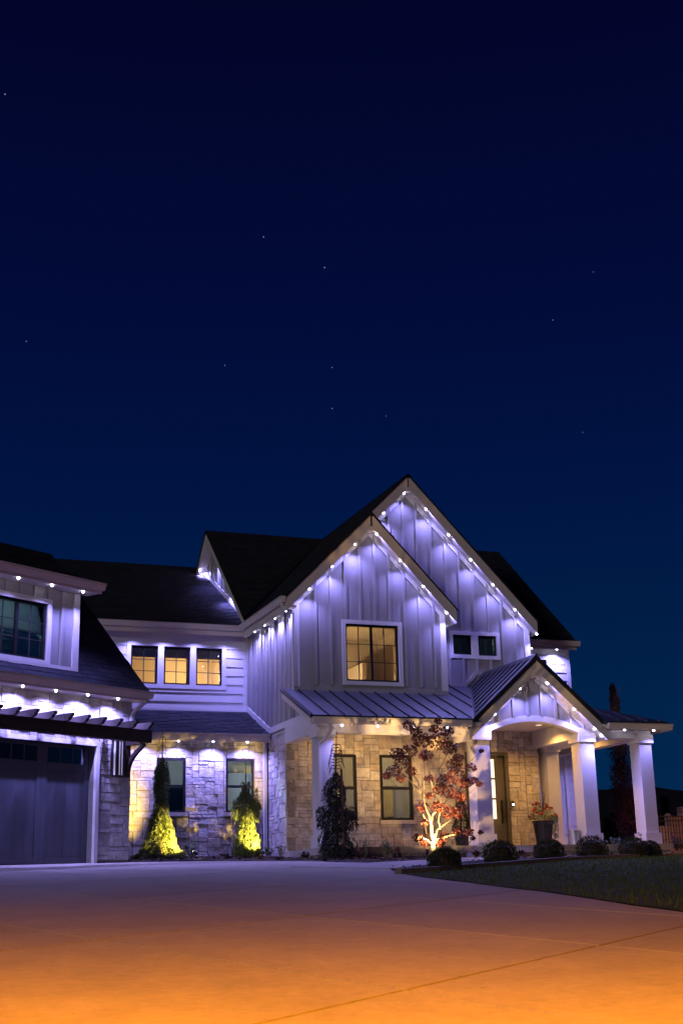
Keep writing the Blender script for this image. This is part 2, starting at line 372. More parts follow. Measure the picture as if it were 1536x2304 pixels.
# stones --------------------------------------------------------------
def stone_mesh(k):
    bm = bmesh.new(); bmesh.ops.create_cube(bm, size=1.0)
    R = random.Random(100 + k)
    front = [e for e in bm.edges if all(v.co.y < 0 for v in e.verts)]
    bmesh.ops.bevel(bm, geom=front, offset=.045, segments=1, affect='EDGES')
    for v in bm.verts:
        v.co.x += R.uniform(-.016, .016); v.co.z += R.uniform(-.02, .02)
        if v.co.y < 0: v.co.y += R.uniform(-.10, .08)
    me = bpy.data.meshes.new('stone'); bm.to_mesh(me); bm.free(); me.materials.append(MT['stone']); return me
STONE_ME = [stone_mesh(k) for k in range(9)]
STONES = []       # (screen area, wall, frame, a, z, w, h)
def ashlar(fr, a0, a1, z0, z1, holes, wall, u=.082, seed=1, fit=None):
    R = random.Random(seed); nx = max(1, round((a1 - a0) / u)); nz = max(1, round((z1 - z0) / u)); ux = (a1 - a0) / nx; uz = (z1 - z0) / nz
    occ = np.zeros((nz, nx), bool)
    for i in range(nz):
        for j in range(nx):
            a, z = a0 + (j + .5) * ux, z0 + (i + .5) * uz
            if any(h[0] < a < h[1] and h[2] < z < h[3] for h in holes): occ[i, j] = True
    SH = [(6, 2), (5, 2), (4, 2), (3, 2), (7, 2), (4, 3), (3, 3), (5, 3), (6, 3), (5, 1), (4, 1), (6, 1), (3, 1), (2, 2), (4, 4), (3, 4), (2, 3)]
    for i in range(nz):
        for j in range(nx):
            if occ[i, j]: continue
            w, h = R.choice(SH); ww = 0
            while ww < w and j + ww < nx and not occ[i, j + ww]: ww += 1
            hh = 0
            while hh < h and i + hh < nz and not occ[i + hh, j:j + ww].any(): hh += 1
            if j + ww < nx and not occ[i, j + ww] and (j + ww + 1 >= nx or occ[i, j + ww + 1]):   # avoid one-unit slivers
                if not occ[i:i + hh, j + ww].any(): ww += 1
            occ[i:i + hh, j:j + ww] = True
            b0, b1, c0, c1 = a0 + j * ux, a0 + (j + ww) * ux, z0 + i * uz, z0 + (i + hh) * uz
            for hl in holes:      # trim to the opening's exact edge
                if hl[2] < (c0 + c1) / 2 < hl[3]:
                    if b0 < hl[0] < b1 and hl[0] - b0 > .03: b1 = hl[0]
                    elif b0 < hl[1] < b1 and b1 - hl[1] > .03: b0 = hl[1]
                if hl[0] < (b0 + b1) / 2 < hl[1]:
                    if c0 < hl[2] < c1 and hl[2] - c0 > .03: c1 = hl[2]
                    elif c0 < hl[3] < c1 and c1 - hl[3] > .03: c0 = hl[3]
            w_, h_ = b1 - b0 - .010, c1 - c0 - .010
            if w_ < .02 or h_ < .02: continue
            p = np.array(fr.P((b0 + b1) / 2, 0, (c0 + c1) / 2)); fore = abs(np.dot(p / np.linalg.norm(p), [*fr.n, 0]))
            STONES.append((w_ * h_ * fore / (p @ p), wall, fr, (b0 + b1) / 2, (c0 + c1) / 2, w_, h_, R.uniform(.020, .036)))
def flush_stones(limit=295):
    STONES.sort(key=lambda s: -s[0]); rest = MB()
    for i, (_, wall, fr, a, z, w, h, dp) in enumerate(STONES):
        ax = fr.ax; sgn = 1 if fr.ax[0] * fr.n[1] - fr.ax[1] * fr.n[0] > 0 else -1
        c = np.array(fr.P(a, .02 - dp / 2, z)); th = dp + .04
        me = random.choice(STONE_ME)
        Mx = Matrix(((ax[0] * w * sgn, fr.n[0] * th, 0, c[0]), (ax[1] * w * sgn, fr.n[1] * th, 0, c[1]), (0, 0, h, c[2]), (0, 0, 0, 1)))
        if i < limit:
            o = bpy.data.objects.new('stone', me); COL.objects.link(o); o.parent = wall
            o.matrix_local = Matrix.Translation(-WL[wall.name]) @ Mx
        else:
            rest.poly([Mx @ v.co for v in me.vertices], [tuple(p.vertices) for p in me.polygons])
    if rest.v: tag(rest.build('small_stones', 'stone', HOUSE, origin=(10, 31, 1)), kind='stuff')

# lights --------------------------------------------------------------
def lamp(name, kind, loc, col, power, parent=None, aim=None, size=160, blend=1.0, radius=.02):
    d = bpy.data.lights.new(name, kind); d.color = col; d.energy = power; d.shadow_soft_size = radius
    if kind == 'SPOT': d.spot_size = math.radians(size); d.spot_blend = blend
    o = bpy.data.objects.new(name, d); COL.objects.link(o)
    q = Vector(aim).to_track_quat('-Z', 'Y') if aim is not None else None
    if parent is not None: o.parent = parent; o.location = Vector(loc) - WL[parent.name]
    else: o.location = loc
    if q is not None: o.rotation_mode = 'QUATERNION'; o.rotation_quaternion = q
    return o
mb_ = MB(); mb_.lathe((0, 0, 0), [(.008, -.022), (.018, -.016), (.024, -.006), (.026, .004), (.026, .020)], 10)
PUCK = bpy.data.meshes.new('eave_light'); PUCK.from_pydata(mb_.v, [], mb_.f); PUCK.materials.append(MT['led'])
LEDR = random.Random(404)
def led(P, towall=(0, 1, 0), power=1.0, tilt=-.28):
    power *= LEDR.uniform(.8, 1.2); tilt += LEDR.uniform(-.06, .06)
    o = bpy.data.objects.new('eave_light', PUCK); link(o, HOUSE, tuple(P))
    lamp('eave_lamp', 'SPOT', Vector(P) - Vector((0, 0, .045)), LED_COL, LED_W * power, o, Vector((0, 0, -1)) + Vector(towall) * tilt, 146, .8, .02)

# roofs ---------------------------------------------------------------
def inpoly(p, poly):
    x, y = p; c = False
    for i in range(len(poly)):
        x0, y0 = poly[i]; x1, y1 = poly[i - 1]
        if (y0 > y) != (y1 > y) and x < (x1 - x0) * (y - y0) / (y1 - y0) + x0: c = not c
    return c
def roof(poly, zf, grad, T=.26, name='roof', tabs=True, fr=IDF, seed=0, zoff=0):
    """poly in plan (local a,d), zf(a,d) top surface, grad = plan unit vector pointing up-slope, T = vertical thickness of the eave box"""
    W2 = lambda a, d, z: fr.P(a, d, z)
    mb = MB(); mb.hexa([W2(a, d, zf(a, d) - .05) for a, d in poly], [W2(a, d, zf(a, d)) for a, d in poly])
    top = mb.build(name, 'roofdark', HOUSE)
    mb = MB(); cx = sum(p[0] for p in poly) / len(poly); cy = sum(p[1] for p in poly) / len(poly)
    k = .03; pin = [(a + (cx - a) / max(1, abs(cx - a)) * k * (abs(cx - a) > .1), d + (cy - d) / max(1, abs(cy - d)) * k * (abs(cy - d) > .1)) for a, d in poly]
    mb.hexa([W2(a, d, zf(a, d) - T) for a, d in pin], [W2(a, d, zf(a, d) - .052) for a, d in pin]); mb.build('soffit', 'fascia', top)
    if tabs:
        R = random.Random(seed); g = np.array(grad, float); h = np.array([-g[1], g[0]])
        P = np.array(poly); us = P @ g; vs = P @ h
        slope = (zf(*(g)) - zf(0, 0)); L = math.sqrt(1 + slope * slope); ex = .15 / L; wid = .30; mt = MB(); u = us.min() + .005; row = 0
        while u < us.max() - ex * .5:
            v = vs.min() - (row % 3) * .1 - R.uniform(0, .05)
            while v < vs.max():
                wv = wid * R.uniform(.75, 1.2); m = g * (u + ex * .5) + h * (v + wv / 2)
                v0_, v1_ = v + .004, v + wv - .004; v += wv
                if not all(inpoly(tuple(g * uu + h * vv), poly) for uu, vv in ((u + ex * .3, v0_ + .02), (u + ex * .3, v1_ - .02), (u + ex, (v0_ + v1_) / 2))): continue
                th = R.uniform(.012, .022); pts = []
                for uu, tt in ((u, th), (u + ex * 1.1, .004), (u, 0.001), (u + ex * 1.1, 0.001)):
                    for vv in (v0_, v1_):
                        q = g * uu + h * vv; pts.append(W2(q[0], q[1], zf(q[0], q[1]) + tt))
                mt.poly(pts, [(0, 1, 3, 2), (0, 4, 5, 1), (0, 2, 6, 4), (1, 5, 7, 3)])
            u += ex; row += 1
        if mt.v: tag(mt.build('shingles', 'shingle', top, fix=False), kind='stuff')
    return top
def gutter(p0, p1, out, mat='fascia'):
    """K-profile gutter along p0-p1 (top back edge), out = plan unit vector away from the house"""
    p0, p1, o = Vector(p0), Vector(p1), Vector((out[0], out[1], 0)).normalized()
    prof = [(0, 0), (.115, 0), (.12, -.025), (.105, -.05), (.085, -.09), (.07, -.125), (0, -.125)]
    mb = MB(); mb.hexa([p0 + o * a + Vector((0, 0, z)) for a, z in prof], [p1 + o * a + Vector((0, 0, z)) for a, z in prof])
    g = mb.build('gutter', mat, HOUSE)
    m2 = MB(); prof = [(.002, .001), (.135, .001), (.135, .018), (.002, .018)]
    m2.hexa([p0 + o * a + Vector((0, 0, z)) for a, z in prof], [p1 + o * a + Vector((0, 0, z)) for a, z in prof]); m2.build('gutter_lip', mat, g)
    return g

# windows -------------------------------------------------------------
def window(fr, a0, a1, z0, z1, kind='slider', cols=2, rows=3, trim=.10, fw=.05, sillw=True, pane='glass', rec=.03, blind=None, bmat='blind', curtain=None, trimmat='white', label=None):
    """a0..z1 = outer edge of the black frame"""
    mb = MB(); d0, d1 = rec, rec + .09
    for q in ((a0, a1, z0, z0 + fw), (a0, a1, z1 - fw, z1), (a0, a0 + fw, z0 + fw, z1 - fw), (a1 - fw, a1, z0 + fw, z1 - fw)): mb.box(fr, q[0], q[1], d0, d1, q[2], q[3])
    w = mb.build('window', 'black', HOUSE)
    if label: w['label'] = label
    if kind == 'slider':
        m = (a0 + a1) / 2; sashes = [(a0 + fw, m - .025, z0 + fw, z1 - fw), (m + .025, a1 - fw, z0 + fw, z1 - fw)]
        b = MB(); b.box(fr, m - .03, m + .03, d0 + .012, d1 - .01, z0 + fw, z1 - fw); b.build('sash_stile', 'black', w)
    elif kind == 'hung':
        m = (z0 + z1) / 2 - .02; sashes = [(a0 + fw, a1 - fw, m + .028, z1 - fw), (a0 + fw, a1 - fw, z0 + fw, m - .028)]
        b = MB(); b.box(fr, a0 + fw, a1 - fw, d0 + .008, d1 - .01, m - .032, m + .032); b.build('meeting_rail', 'black', w)
    else: sashes = [(a0 + fw, a1 - fw, z0 + fw, z1 - fw)]
    for k, (b0, b1, c0, c1) in enumerate(sashes):
        p = MB(); p.box(fr, b0, b1, d0 + .045, d0 + .051, c0, c1); p.build('pane', pane, w)
        if kind != 'hung':
            for i in range(1, cols):
                x = b0 + (b1 - b0) * i / cols; g = MB(); g.box(fr, x - .011, x + .011, d0 + .030, d0 + .044, c0, c1); g.build('muntin', 'muntin', w)
            for i in range(1, rows):
                z = c0 + (c1 - c0) * i / rows; g = MB(); g.box(fr, b0, b1, d0 + .032, d0 + .0445, z - .009, z + .009); g.build('muntin', 'muntin', w)
        if blind and k < len(blind) and blind[k]:
            g = MB(); zt = c1; zb_ = c1 - (c1 - c0) * blind[k]; g.box(fr, b0 - .03, b1 + .03, d0 + .10, d0 + .108, zb_, zt + .03); g.build('blind', bmat, w)
            g = MB(); g.box(fr, b0 - .03, b1 + .03, d0 + .096, d0 + .116, zb_ - .03, zb_); g.build('blind_hem', 'white', w)
        if curtain and k < len(curtain) and curtain[k]:
            c_a, c_b = curtain[k]; g = MB(); n = 14; A = b0 + (b1 - b0) * c_a; B = b0 + (b1 - b0) * c_b
            for i in range(n):
                xa, xb = A + (B - A) * i / n, A + (B - A) * (i + 1) / n; da, db = d0 + .14 + .025 * (i % 2), d0 + .14 + .025 * ((i + 1) % 2)
                g.hexa([fr.P(xa, da, c0 - .05), fr.P(xb, db, c0 - .05), fr.P(xb, db + .006, c0 - .05), fr.P(xa, da + .006, c0 - .05)], [fr.P(xa, da, c1 + .02), fr.P(xb, db, c1 + .02), fr.P(xb, db + .006, c1 + .02), fr.P(xa, da + .006, c1 + .02)])
            g.build('curtain', 'curtain', w)
    if trim:
        for q in ((a0 - trim, a1 + trim, z1, z1 + trim), (a0 - trim, a1 + trim, z0 - trim, z0), (a0 - trim, a0, z0, z1), (a1, a1 + trim, z0, z1)):
            g = MB(); g.box(fr, q[0], q[1], -.036, .06, q[2], q[3]); g.build('casing', trimmat, w)
    return w
def room(fr, a0, a1, d0, d1, z0, z1, mat='room', power=0, col=(1, .62, .25), pos=None):
    mb = MB(); t = .05
    mb.box(fr, a0, a1, d1, d1 + t, z0, z1); mb.box(fr, a0 - t, a0, d0, d1 + t, z0, z1); mb.box(fr, a1, a1 + t, d0, d1 + t, z0, z1)
    mb.box(fr, a0 - t, a1 + t, d0, d1 + t, z0 - t, z0); mb.box(fr, a0 - t, a1 + t, d0, d1 + t, z1, z1 + t)
    o = mb.build('room', mat, HOUSE)
    if power:
        p = pos or ((a0 + a1) / 2, (d0 + d1) / 2, z1 - .35)
        lamp('room_or_fill_lamp', 'POINT', fr.P(*p), col, power, o, radius=.12)  # also serves dark rooms, as glow added behind their windows
    return o
def board(fr, a0, a1, d0, d1, z0, z1, name='trim_board', mat='white', parent=None):
    mb = MB(); mb.box(fr, a0, a1, d0, d1, z0, z1); return mb.build(name, mat, parent or HOUSE)
def lap_wall(fr, a0, a1, z0, z1, holes, exp=.245, thick=.15):
    w = wall_mesh(fr, a0, a1, lambda a: z0, lambda a: z1, holes, thick).build('lap_wall', 'lap', HOUSE)
    z = z0
    while z < z1 - .02:
        zt = min(z + exp, z1); cuts = [(h[0], h[1]) for h in holes if h[2] < zt - .01 and h[3] > z + .01]
        for s0, s1 in intervals(a0, a1, cuts):
            mb = MB(); mb.hexa([fr.P(s0, -.030, z), fr.P(s1, -.030, z), fr.P(s1, 0, z), fr.P(s0, 0, z)], [fr.P(s0, -.010, zt), fr.P(s1, -.010, zt), fr.P(s1, 0, zt), fr.P(s0, 0, zt)])
            mb.build('siding_board', 'lap', w)
        for h in holes:                       # the slice of a board above or below an opening
            if not (h[2] < zt - .01 and h[3] > z + .01): continue
            for c0, c1 in ((z, h[2]), (h[3], zt)):
                if c1 - c0 > .015:
                    f = lambda q: -.030 + .020 * (q - z) / (zt - z)
                    mb = MB(); mb.hexa([fr.P(h[0], f(c0), c0), fr.P(h[1], f(c0), c0), fr.P(h[1], 0, c0), fr.P(h[0], 0, c0)], [fr.P(h[0], f(c1), c1), fr.P(h[1], f(c1), c1), fr.P(h[1], 0, c1), fr.P(h[0], 0, c1)])
                    mb.build('siding_board', 'lap', w)
        z += exp
    return w

# ================================================================== GROUND
def clip(poly, cell):
    """Sutherland-Hodgman: poly clipped by a convex counter-clockwise cell"""
    out = poly
    for i in range(len(cell)):
        a, b = cell[i], cell[(i + 1) % len(cell)]; inp, out = out, []
        if not inp: return []
        side = lambda p: (b[0] - a[0]) * (p[1] - a[1]) - (b[1] - a[1]) * (p[0] - a[0])
        for j in range(len(inp)):
            p, q = inp[j - 1], inp[j]; sp, sq = side(p), side(q)
            if sq >= 0:
                if sp < 0: t = sp / (sp - sq); out.append((p[0] + t * (q[0] - p[0]), p[1] + t * (q[1] - p[1])))
                out.append(q)
            elif sp >= 0: t = sp / (sp - sq); out.append((p[0] + t * (q[0] - p[0]), p[1] + t * (q[1] - p[1])))
    return out
def area(p): return abs(sum(p[i - 1][0] * p[i][1] - p[i][0] * p[i - 1][1] for i in range(len(p)))) / 2
def sheet(name, poly, dz, mat, cell=1.5, rough=0.):
    xs = [p[0] for p in poly]; ys = [p[1] for p in poly]; mb = MB(); R = random.Random(5)
    nx = int((max(xs) - min(xs)) / cell) + 1; ny = int((max(ys) - min(ys)) / cell) + 1
    for i in range(nx):
        for j in range(ny):
            x, y = min(xs) + i * cell, min(ys) + j * cell
            c = clip(poly, [(x, y), (x + cell, y), (x + cell, y + cell), (x, y + cell)])
            if len(c) > 2 and area(c) > 1e-4: mb.poly([(q[0], q[1], zg(*q) + dz + rough * (math.sin(q[0] * 2.7) * math.cos(q[1] * 3.1))) for q in c], [tuple(range(len(c)))])
    return mb.build(name, mat, fix=False)
# terrain, out to the horizon
mb = MB(); xs = [-900, -400, -150, -60, -30] + list(np.arange(-20, 42, 2.)) + [50, 70, 110, 200, 450, 900]; ys = [-300, -100, -40] + list(np.arange(-20, 64, 2.)) + [75, 100, 150, 250, 450, 900]
for y in ys:
    for x in xs: mb.v.append((x, y, zg(x, y) - .06))
nx = len(xs)
for j in range(len(ys) - 1):
    for i in range(nx - 1): mb.f.append((j * nx + i, j * nx + i + 1, (j + 1) * nx + i + 1, (j + 1) * nx + i))
tag(mb.build('ground', 'soil', fix=False), kind='structure')
# hill on the horizon
mb = MB(); n = 90; k0 = []
for i in range(n + 1):
    th = math.radians(-10 + 85 * i / n); r = 620; x, y = r * math.sin(th), r * math.cos(th)
    hgt = 44 + 3.5 * math.sin(i * .35) + 1.5 * math.sin(i * 1.1 + 1) + .5 * math.sin(i * 3.7) + (i - 45) * .10
    mb.v += [(x * .75, y * .75, 2), (x * .9, y * .9, hgt * .62), (x, y, hgt), (x * 1.2, y * 1.2, 3)]
for i in range(n):
    for k in range(3): mb.f.append((i * 4 + k, (i + 1) * 4 + k, (i + 1) * 4 + k + 1, i * 4 + k + 1))
tag(mb.build('hill', 'hill', fix=False, smooth=True), kind='structure')

# plan outlines
LAWN_FRONT = [(7.75, 18.4), (7.55, 17.0), (7.45, 15.6), (7.3, 14.3), (7.25, 13.2), (7.05, 11.9), (6.85, 10.8), (6.75, 9.75), (7.1, 8.4), (8.2, 7.0), (10.5, 5.6), (14, 4.6)]
LAWN_BACK = [(8.6, 18.9), (9.6, 19.7), (10.8, 20.6), (12.3, 21.8), (14.0, 23.2), (16.2, 24.8), (18.6, 26.3), (21.5, 27.8), (26, 29.5)]
LAWN = LAWN_FRONT + [(30, 3), (34, 27)] + LAWN_BACK[::-1]
WALK_FRONT = [(8.3, 20.2), (9.2, 21.0), (10.6, 22.4), (12.1, 24.2), (13.6, 26.0), (14.6, 27.3)]
WALK_BACK = [(7.2, 22.0), (9.3, 23.2), (10.4, 24.4), (12.0, 25.9), (12.9, 27.3)]
BED_EDGE = [(5.75, 27.75), (7.0, 27.9), (8.2, 27.2), (8.9, 26.0), (9.0, 24.6), (9.3, 23.2)]
gl = tuple(G0 - np.array(GX) * 12)
DRIVE = [(14, 4.6), (10.5, 5.6), (8.2, 7.0), (7.1, 8.4), (6.75, 9.75), (6.85, 10.8), (7.05, 11.9), (7.25, 13.2), (7.3, 14.3), (7.45, 15.6), (7.55, 17.0), (7.75, 18.4)] + \
    [(8.3, 20.2)] + [(9.3, 23.2)] + BED_EDGE[:-1][::-1] + [tuple(G0 + np.array(GY) * .2), tuple(np.array(gl) + np.array(GY) * .2), (-16, 14), (-16, -9), (14, -9)]
drive = tag(sheet('driveway', DRIVE, -.035, 'joint', 2.5), kind='structure')
# saw-cut panels of the driveway: each its own slab
O = np.array((2.568, 6.094)); va = np.array((-.88, 3.30)); vb = np.array((2.0, 1.53))
gp = .02
for i in range(-8, 12):
    for j in range(-12, 10):
        c = []
        for da, db in ((0, 0), (0, 1), (1, 1), (1, 0)):
            ka, kb = i + da, j + db
            q = O + va * ka + vb * kb + (va / np.linalg.norm(va)) * (gp if da == 0 else -gp) + (vb / np.linalg.norm(vb)) * (gp if db == 0 else -gp); c.append(tuple(q))
        p = clip(DRIVE, c)
        if len(p) < 3 or area(p) < .02: continue
        mb = MB(); mb.vpoly(p, lambda x, y: zg(x, y), lambda x, y: zg(x, y) - .03); mb.build('slab', 'conc', drive)
walk = tag(sheet('garden_walk', WALK_FRONT + WALK_BACK[::-1], -.02, 'joint', 1.0), kind='structure')
for k in range(5):
    def mix(P, t):
        n = len(P) - 1; i = min(int(t * n), n - 1); u = t * n - i; return (P[i][0] + (P[i + 1][0] - P[i][0]) * u, P[i][1] + (P[i + 1][1] - P[i][1]) * u)
    t0, t1 = k / 5 + .002, (k + 1) / 5 - .002
    p = [mix(WALK_FRONT, t0), mix(WALK_FRONT, (t0 + t1) / 2), mix(WALK_FRONT, t1), mix(WALK_BACK, t1), mix(WALK_BACK, (t0 + t1) / 2), mix(WALK_BACK, t0)]
    mb = MB(); mb.vpoly(p, lambda x, y: zg(x, y) + .012, lambda x, y: zg(x, y) - .02); mb.build('slab', 'walk', walk)
BED1 = BED_EDGE + WALK_BACK[2:] + [(13.2, 28.1), (9.5, 28.1), (9.5, 32.6), (5.75, 32.6)]
BED2 = [(7.9, 18.6)] + LAWN_BACK + [(24, 30), (19.5, 29.5), (19.5, 28.0), (14.4, 28.0)] + WALK_FRONT[::-1]
def bed(poly, name):
    b = tag(sheet(name, poly, .02, 'soil', 1.0, .015), kind='structure')
    mb = MB(); R = random.Random(3); xs = [p[0] for p in poly]; ys = [p[1] for p in poly]; n = 0
    while n < 5200:
        x, y = R.uniform(min(xs), max(xs)), R.uniform(min(ys), max(ys)); n += 1
        if not inpoly((x, y), poly): continue
        a = R.uniform(0, 6.28); l, w = R.uniform(.02, .07), R.uniform(.008, .022); z = zg(x, y) + .03 + R.uniform(0, .035); t = R.uniform(-.4, .4)
        c, s = math.cos(a), math.sin(a)
        mb.poly([(x - c * l - s * w, y - s * l + c * w, z - t * l), (x - c * l + s * w, y - s * l - c * w, z - t * l), (x + c * l + s * w, y + s * l - c * w, z + t * l), (x + c * l - s * w, y + s * l + c * w, z + t * l)], [(0, 1, 2, 3)])
    tag(mb.build(name.replace('bed', 'chips'), 'mulch', fix=False), 'reddish brown bark mulch chips over the planting bed ' + ('along the stone walls' if name == 'mulch_bed' else 'behind the lawn edging'), 'mulch', kind='stuff')
bed(BED1, 'mulch_bed'); bed(BED2, 'shrub_bed')
tag(sheet('lawn', LAWN, .01, 'lawn', 1.5), kind='structure')
mb = MB(); R = random.Random(11); n = 0
while n < 60000:
    t = R.random() ** 1.6; x, y = R.uniform(6.5, 26), R.uniform(6, 29)
    n += 1
    if not inpoly((x, y), LAWN): continue
    h = R.uniform(.03, .065); a = R.uniform(0, 6.28); w = R.uniform(.006, .011); dx, dy = R.uniform(-.02, .02), R.uniform(-.02, .02); z = zg(x, y) + .005
    mb.poly([(x - w * math.cos(a), y - w * math.sin(a), z), (x + w * math.cos(a), y + w * math.sin(a), z), (x + dx, y + dy, z + h)], [(0, 1, 2)])
tag(mb.build('grass', 'blade', fix=False), 'short dark green lawn grass beside the driveway', 'grass', kind='stuff')
# poured edging between lawn and shrub bed
mb = MB(); pts = [(7.75, 18.4)] + LAWN_BACK
for (x0, y0), (x1, y1) in zip(pts[:-1], pts[1:]):
    d = np.array((x1 - x0, y1 - y0)); d /= np.linalg.norm(d); o = np.array((-d[1], d[0])) * .13
    mb.vpoly([(x0, y0), (x1, y1), (x1 + o[0], y1 + o[1]), (x0 + o[0], y0 + o[1])], lambda x, y: zg(x, y) + .075, lambda x, y: zg(x, y) - .05)
tag(mb.build('lawn_edging', 'edging'), kind='structure')

# ================================================================== HOUSE
HOUSE = empty('farmhouse', (13.0, 31.0, .85), 'white and stone two storey farmhouse with gables, garage wing and columned porch', 'house')
zA, zD = 30.0, 30.95
XL = 9.977
PIT = .99
# --- roof heights
def zleft(x, y=0): return 7.12 + PIT * (x - 9.68)
AX, AZ = 12.03, zleft(12.03)
DX, DZ = 13.523, zleft(13.523)
RY, RZ = 37.70, 10.93               # main ridge
EY = 33.20; EPIT = (RZ - 7.10) / (RY - EY)
def zmain(x, y): return 7.10 + EPIT * (y - EY)
# --- front bay gable (A)
FA = FM(zA); aL, aR = XL, 14.07
baseA = 4.80; topA = lambda a: min(zleft(a) - .42, AZ - .42 - 1.02 * (a - AX)) if True else 0
topA = lambda a: (zleft(a) - .40) if a <= AX else (AZ - .40 - 1.05 * (a - AX))
wA = FA.px(776, 1403), FA.px(899, 1536)
HA = (wA[0][0], wA[1][0], wA[1][1], wA[0][1])
TRA = (HA[0] - .10, HA[1] + .10, HA[2] - .10, HA[3] + .10)
pA = wall_mesh(FA, aL, aR, lambda a: baseA, topA, [HA], .15, [AX]).build('batten_wall', 'siding', HOUSE)
battens(FA, [aL + .16 + .405 * k for k in range(1, 10)], lambda a: baseA + .2, lambda a: topA(a) - .02, [TRA], pA)
board(FA, aL - .026, aL + .13, -.028, .0, baseA, topA(aL) , 'corner_board')
board(FA, aR - .13, aR + .026, -.028, .0, baseA, topA(aR), 'corner_board')
board(FA, aL - .03, aR + .03, -.032, .0, baseA - .02, baseA + .12, 'skirt_board', 'batten')
board(FA, aL - .04, aR + .04, -.045, .0, baseA - .10, baseA - .02, 'skirt_board', 'batten')
def frieze(fr, p0, p1, h=.16, t=.03):
    mb = MB(); mb.prism(fr, [(p0[0], p0[1] - h), (p1[0], p1[1] - h), (p1[0], p1[1] + .06), (p0[0], p0[1] + .06)], -t, .0); mb.build('frieze_board', 'white', HOUSE)
frieze(FA, (aL, topA(aL)), (AX, topA(AX))); frieze(FA, (AX + .001, topA(AX)), (aR, topA(aR)))
window(FA, *HA, kind='slider', label='lit sliding window with black grid frame in the front gable')
room(FA, 10.15, 13.9, .4, 4.2, 4.3, 7.0, 'room', 210, (1, .72, .38), (11.2, 2.6, 5.0))
# a lit half wall and doorway inside the bay room
mb = MB(); mb.box(FA, 10.2, 11.35, 3.0, 3.12, 4.3, 5.85); mb.build('interior_partition', 'room', HOUSE)
mb = MB(); mb.box(FA, 12.9, 13.02, 2.9, 4.2, 4.3, 6.1); mb.build('interior_partition', 'room', HOUSE)
# bay right side return and inner return wall to the tall gable
mb = MB(); mb.prism(FLW(aR - .15), [(zA + .001, baseA - .1), (zD, baseA - .1), (zD, topA(aR)), (zA + .001, topA(aR))], 0, .149); mb.build('batten_wall', 'siding', HOUSE)

# --- tall gable (D)
FD = FM(zD); dL, dR = XL, 17.03
topD = lambda a: (zleft(a) - .42) if a <= DX else (DZ - .42 - 1.05 * (a - DX))
dw = [FD.px(1017, 1428), FD.px(1060, 1474), FD.px(1073, 1430), FD.px(1117, 1477)]
HD = [(dw[0][0], dw[1][0], dw[1][1], dw[0][1]), (dw[2][0], dw[3][0], dw[3][1] , dw[2][1])]
TRD = [(HD[0][0] - .1, HD[1][1] + .1, HD[0][2] - .1, HD[0][3] + .1)]
pD = wall_mesh(FD, 11.6, dR, lambda a: 4.0, topD, HD + [(11.5, 14.0, 3.9, 7.1)], .15, [DX]).build('batten_wall', 'siding', HOUSE)
battens(FD, [12.2 + .405 * k for k in range(0, 12)], lambda a: 4.9, lambda a: topD(a) - .02, TRD + [(11.5, 14.0, 3.9, 7.1)], pD)
board(FD, dR - .13, dR + .026, -.028, 0, 4.0, topD(dR), 'corner_board')
frieze(FD, (11.7, topD(11.7)), (DX, topD(DX))); frieze(FD, (DX + .001, topD(DX)), (dR, topD(dR)))
for h in HD: window(FD, *h, kind='fixed', cols=2, rows=2, trim=.10 if h is HD[0] else .10, label='small square four pane window beside the front gable')
room(FD, HD[0][0] - .4, HD[1][1] + .3, .3, 2.2, 5.6, 7.0, 'darkroom', 4, (.55, .85, .9))  # faint teal lamp added to the dark room to tint the panes
# flashing trim where the porch roofs meet the tall gable
mb = MB(); pz = [FD.px(1005, 1543), FD.px(1040, 1541), FD.px(1074, 1506), FD.px(1092, 1522)]
for q0, q1 in zip(pz[:-1], pz[1:]): mb.prism(FD, [(q0[0], q0[1] - .13), (q1[0], q1[1] - .13), (q1[0], q1[1]), (q0[0], q0[1])], -.05, 0)
mb.build('flashing_board', 'batten', HOUSE)

# --- left side wall (faces the garage)
FS = FLW(XL); gG, hH = 34.14, 32.27
zs0 = 4.02
def zHroof(y): return 3.97 + .395 * (y - 31.90)
botS = lambda y: zs0 if y < 32.05 else max(zs0, zHroof(y) + .02)
topS = lambda y: 6.98
pS = wall_mesh(FS, zA + .151, gG + .2, botS, topS, [], .15, [32.05]).build('batten_wall', 'siding', HOUSE)
battens(FS, [zA + .30 + .405 * k for k in range(10)], lambda a: botS(a) + .16, topS, [], pS)
board(FS, zA - .026, zA + .12, -.028, 0, baseA - .1, 6.98, 'corner_board')
mb = MB(); mb.prism(FS, [(29.0, zs0 - .02), (32.05, zs0 - .02), (32.05, zs0 + .13), (29.0, zs0 + .13)], -.035, -.001); mb.build('band_board', 'white', HOUSE)
mb = MB(); mb.prism(FS, [(32.05, zs0 - .02), (34.12, zHroof(34.12) + .02), (34.12, zHroof(34.12) + .17), (32.05, zs0 + .14)], -.035, -.001); mb.build('flashing_board', 'white', HOUSE)
# upper left gable end above the wing roof
gtop = lambda y: (zmain(0, y) - .30) if y < RY else (RZ - .30 - EPIT * (y - RY))
pU = wall_mesh(FS, gG + .2, 41.2, lambda a: 6.6, gtop, [], .15, [RY]).build('batten_wall', 'siding', HOUSE)
battens(FS, [34.75 + .405 * k for k in range(12)], lambda a: 6.9, lambda a: gtop(a) - .02, [], pU)
mb = MB(); mb.prism(FS, [(34.2, 7.36), (39.5, 10.13), (39.5, 10.32), (34.2, 7.55)], -.04, -.001); mb.build('flashing_board', 'white', HOUSE)

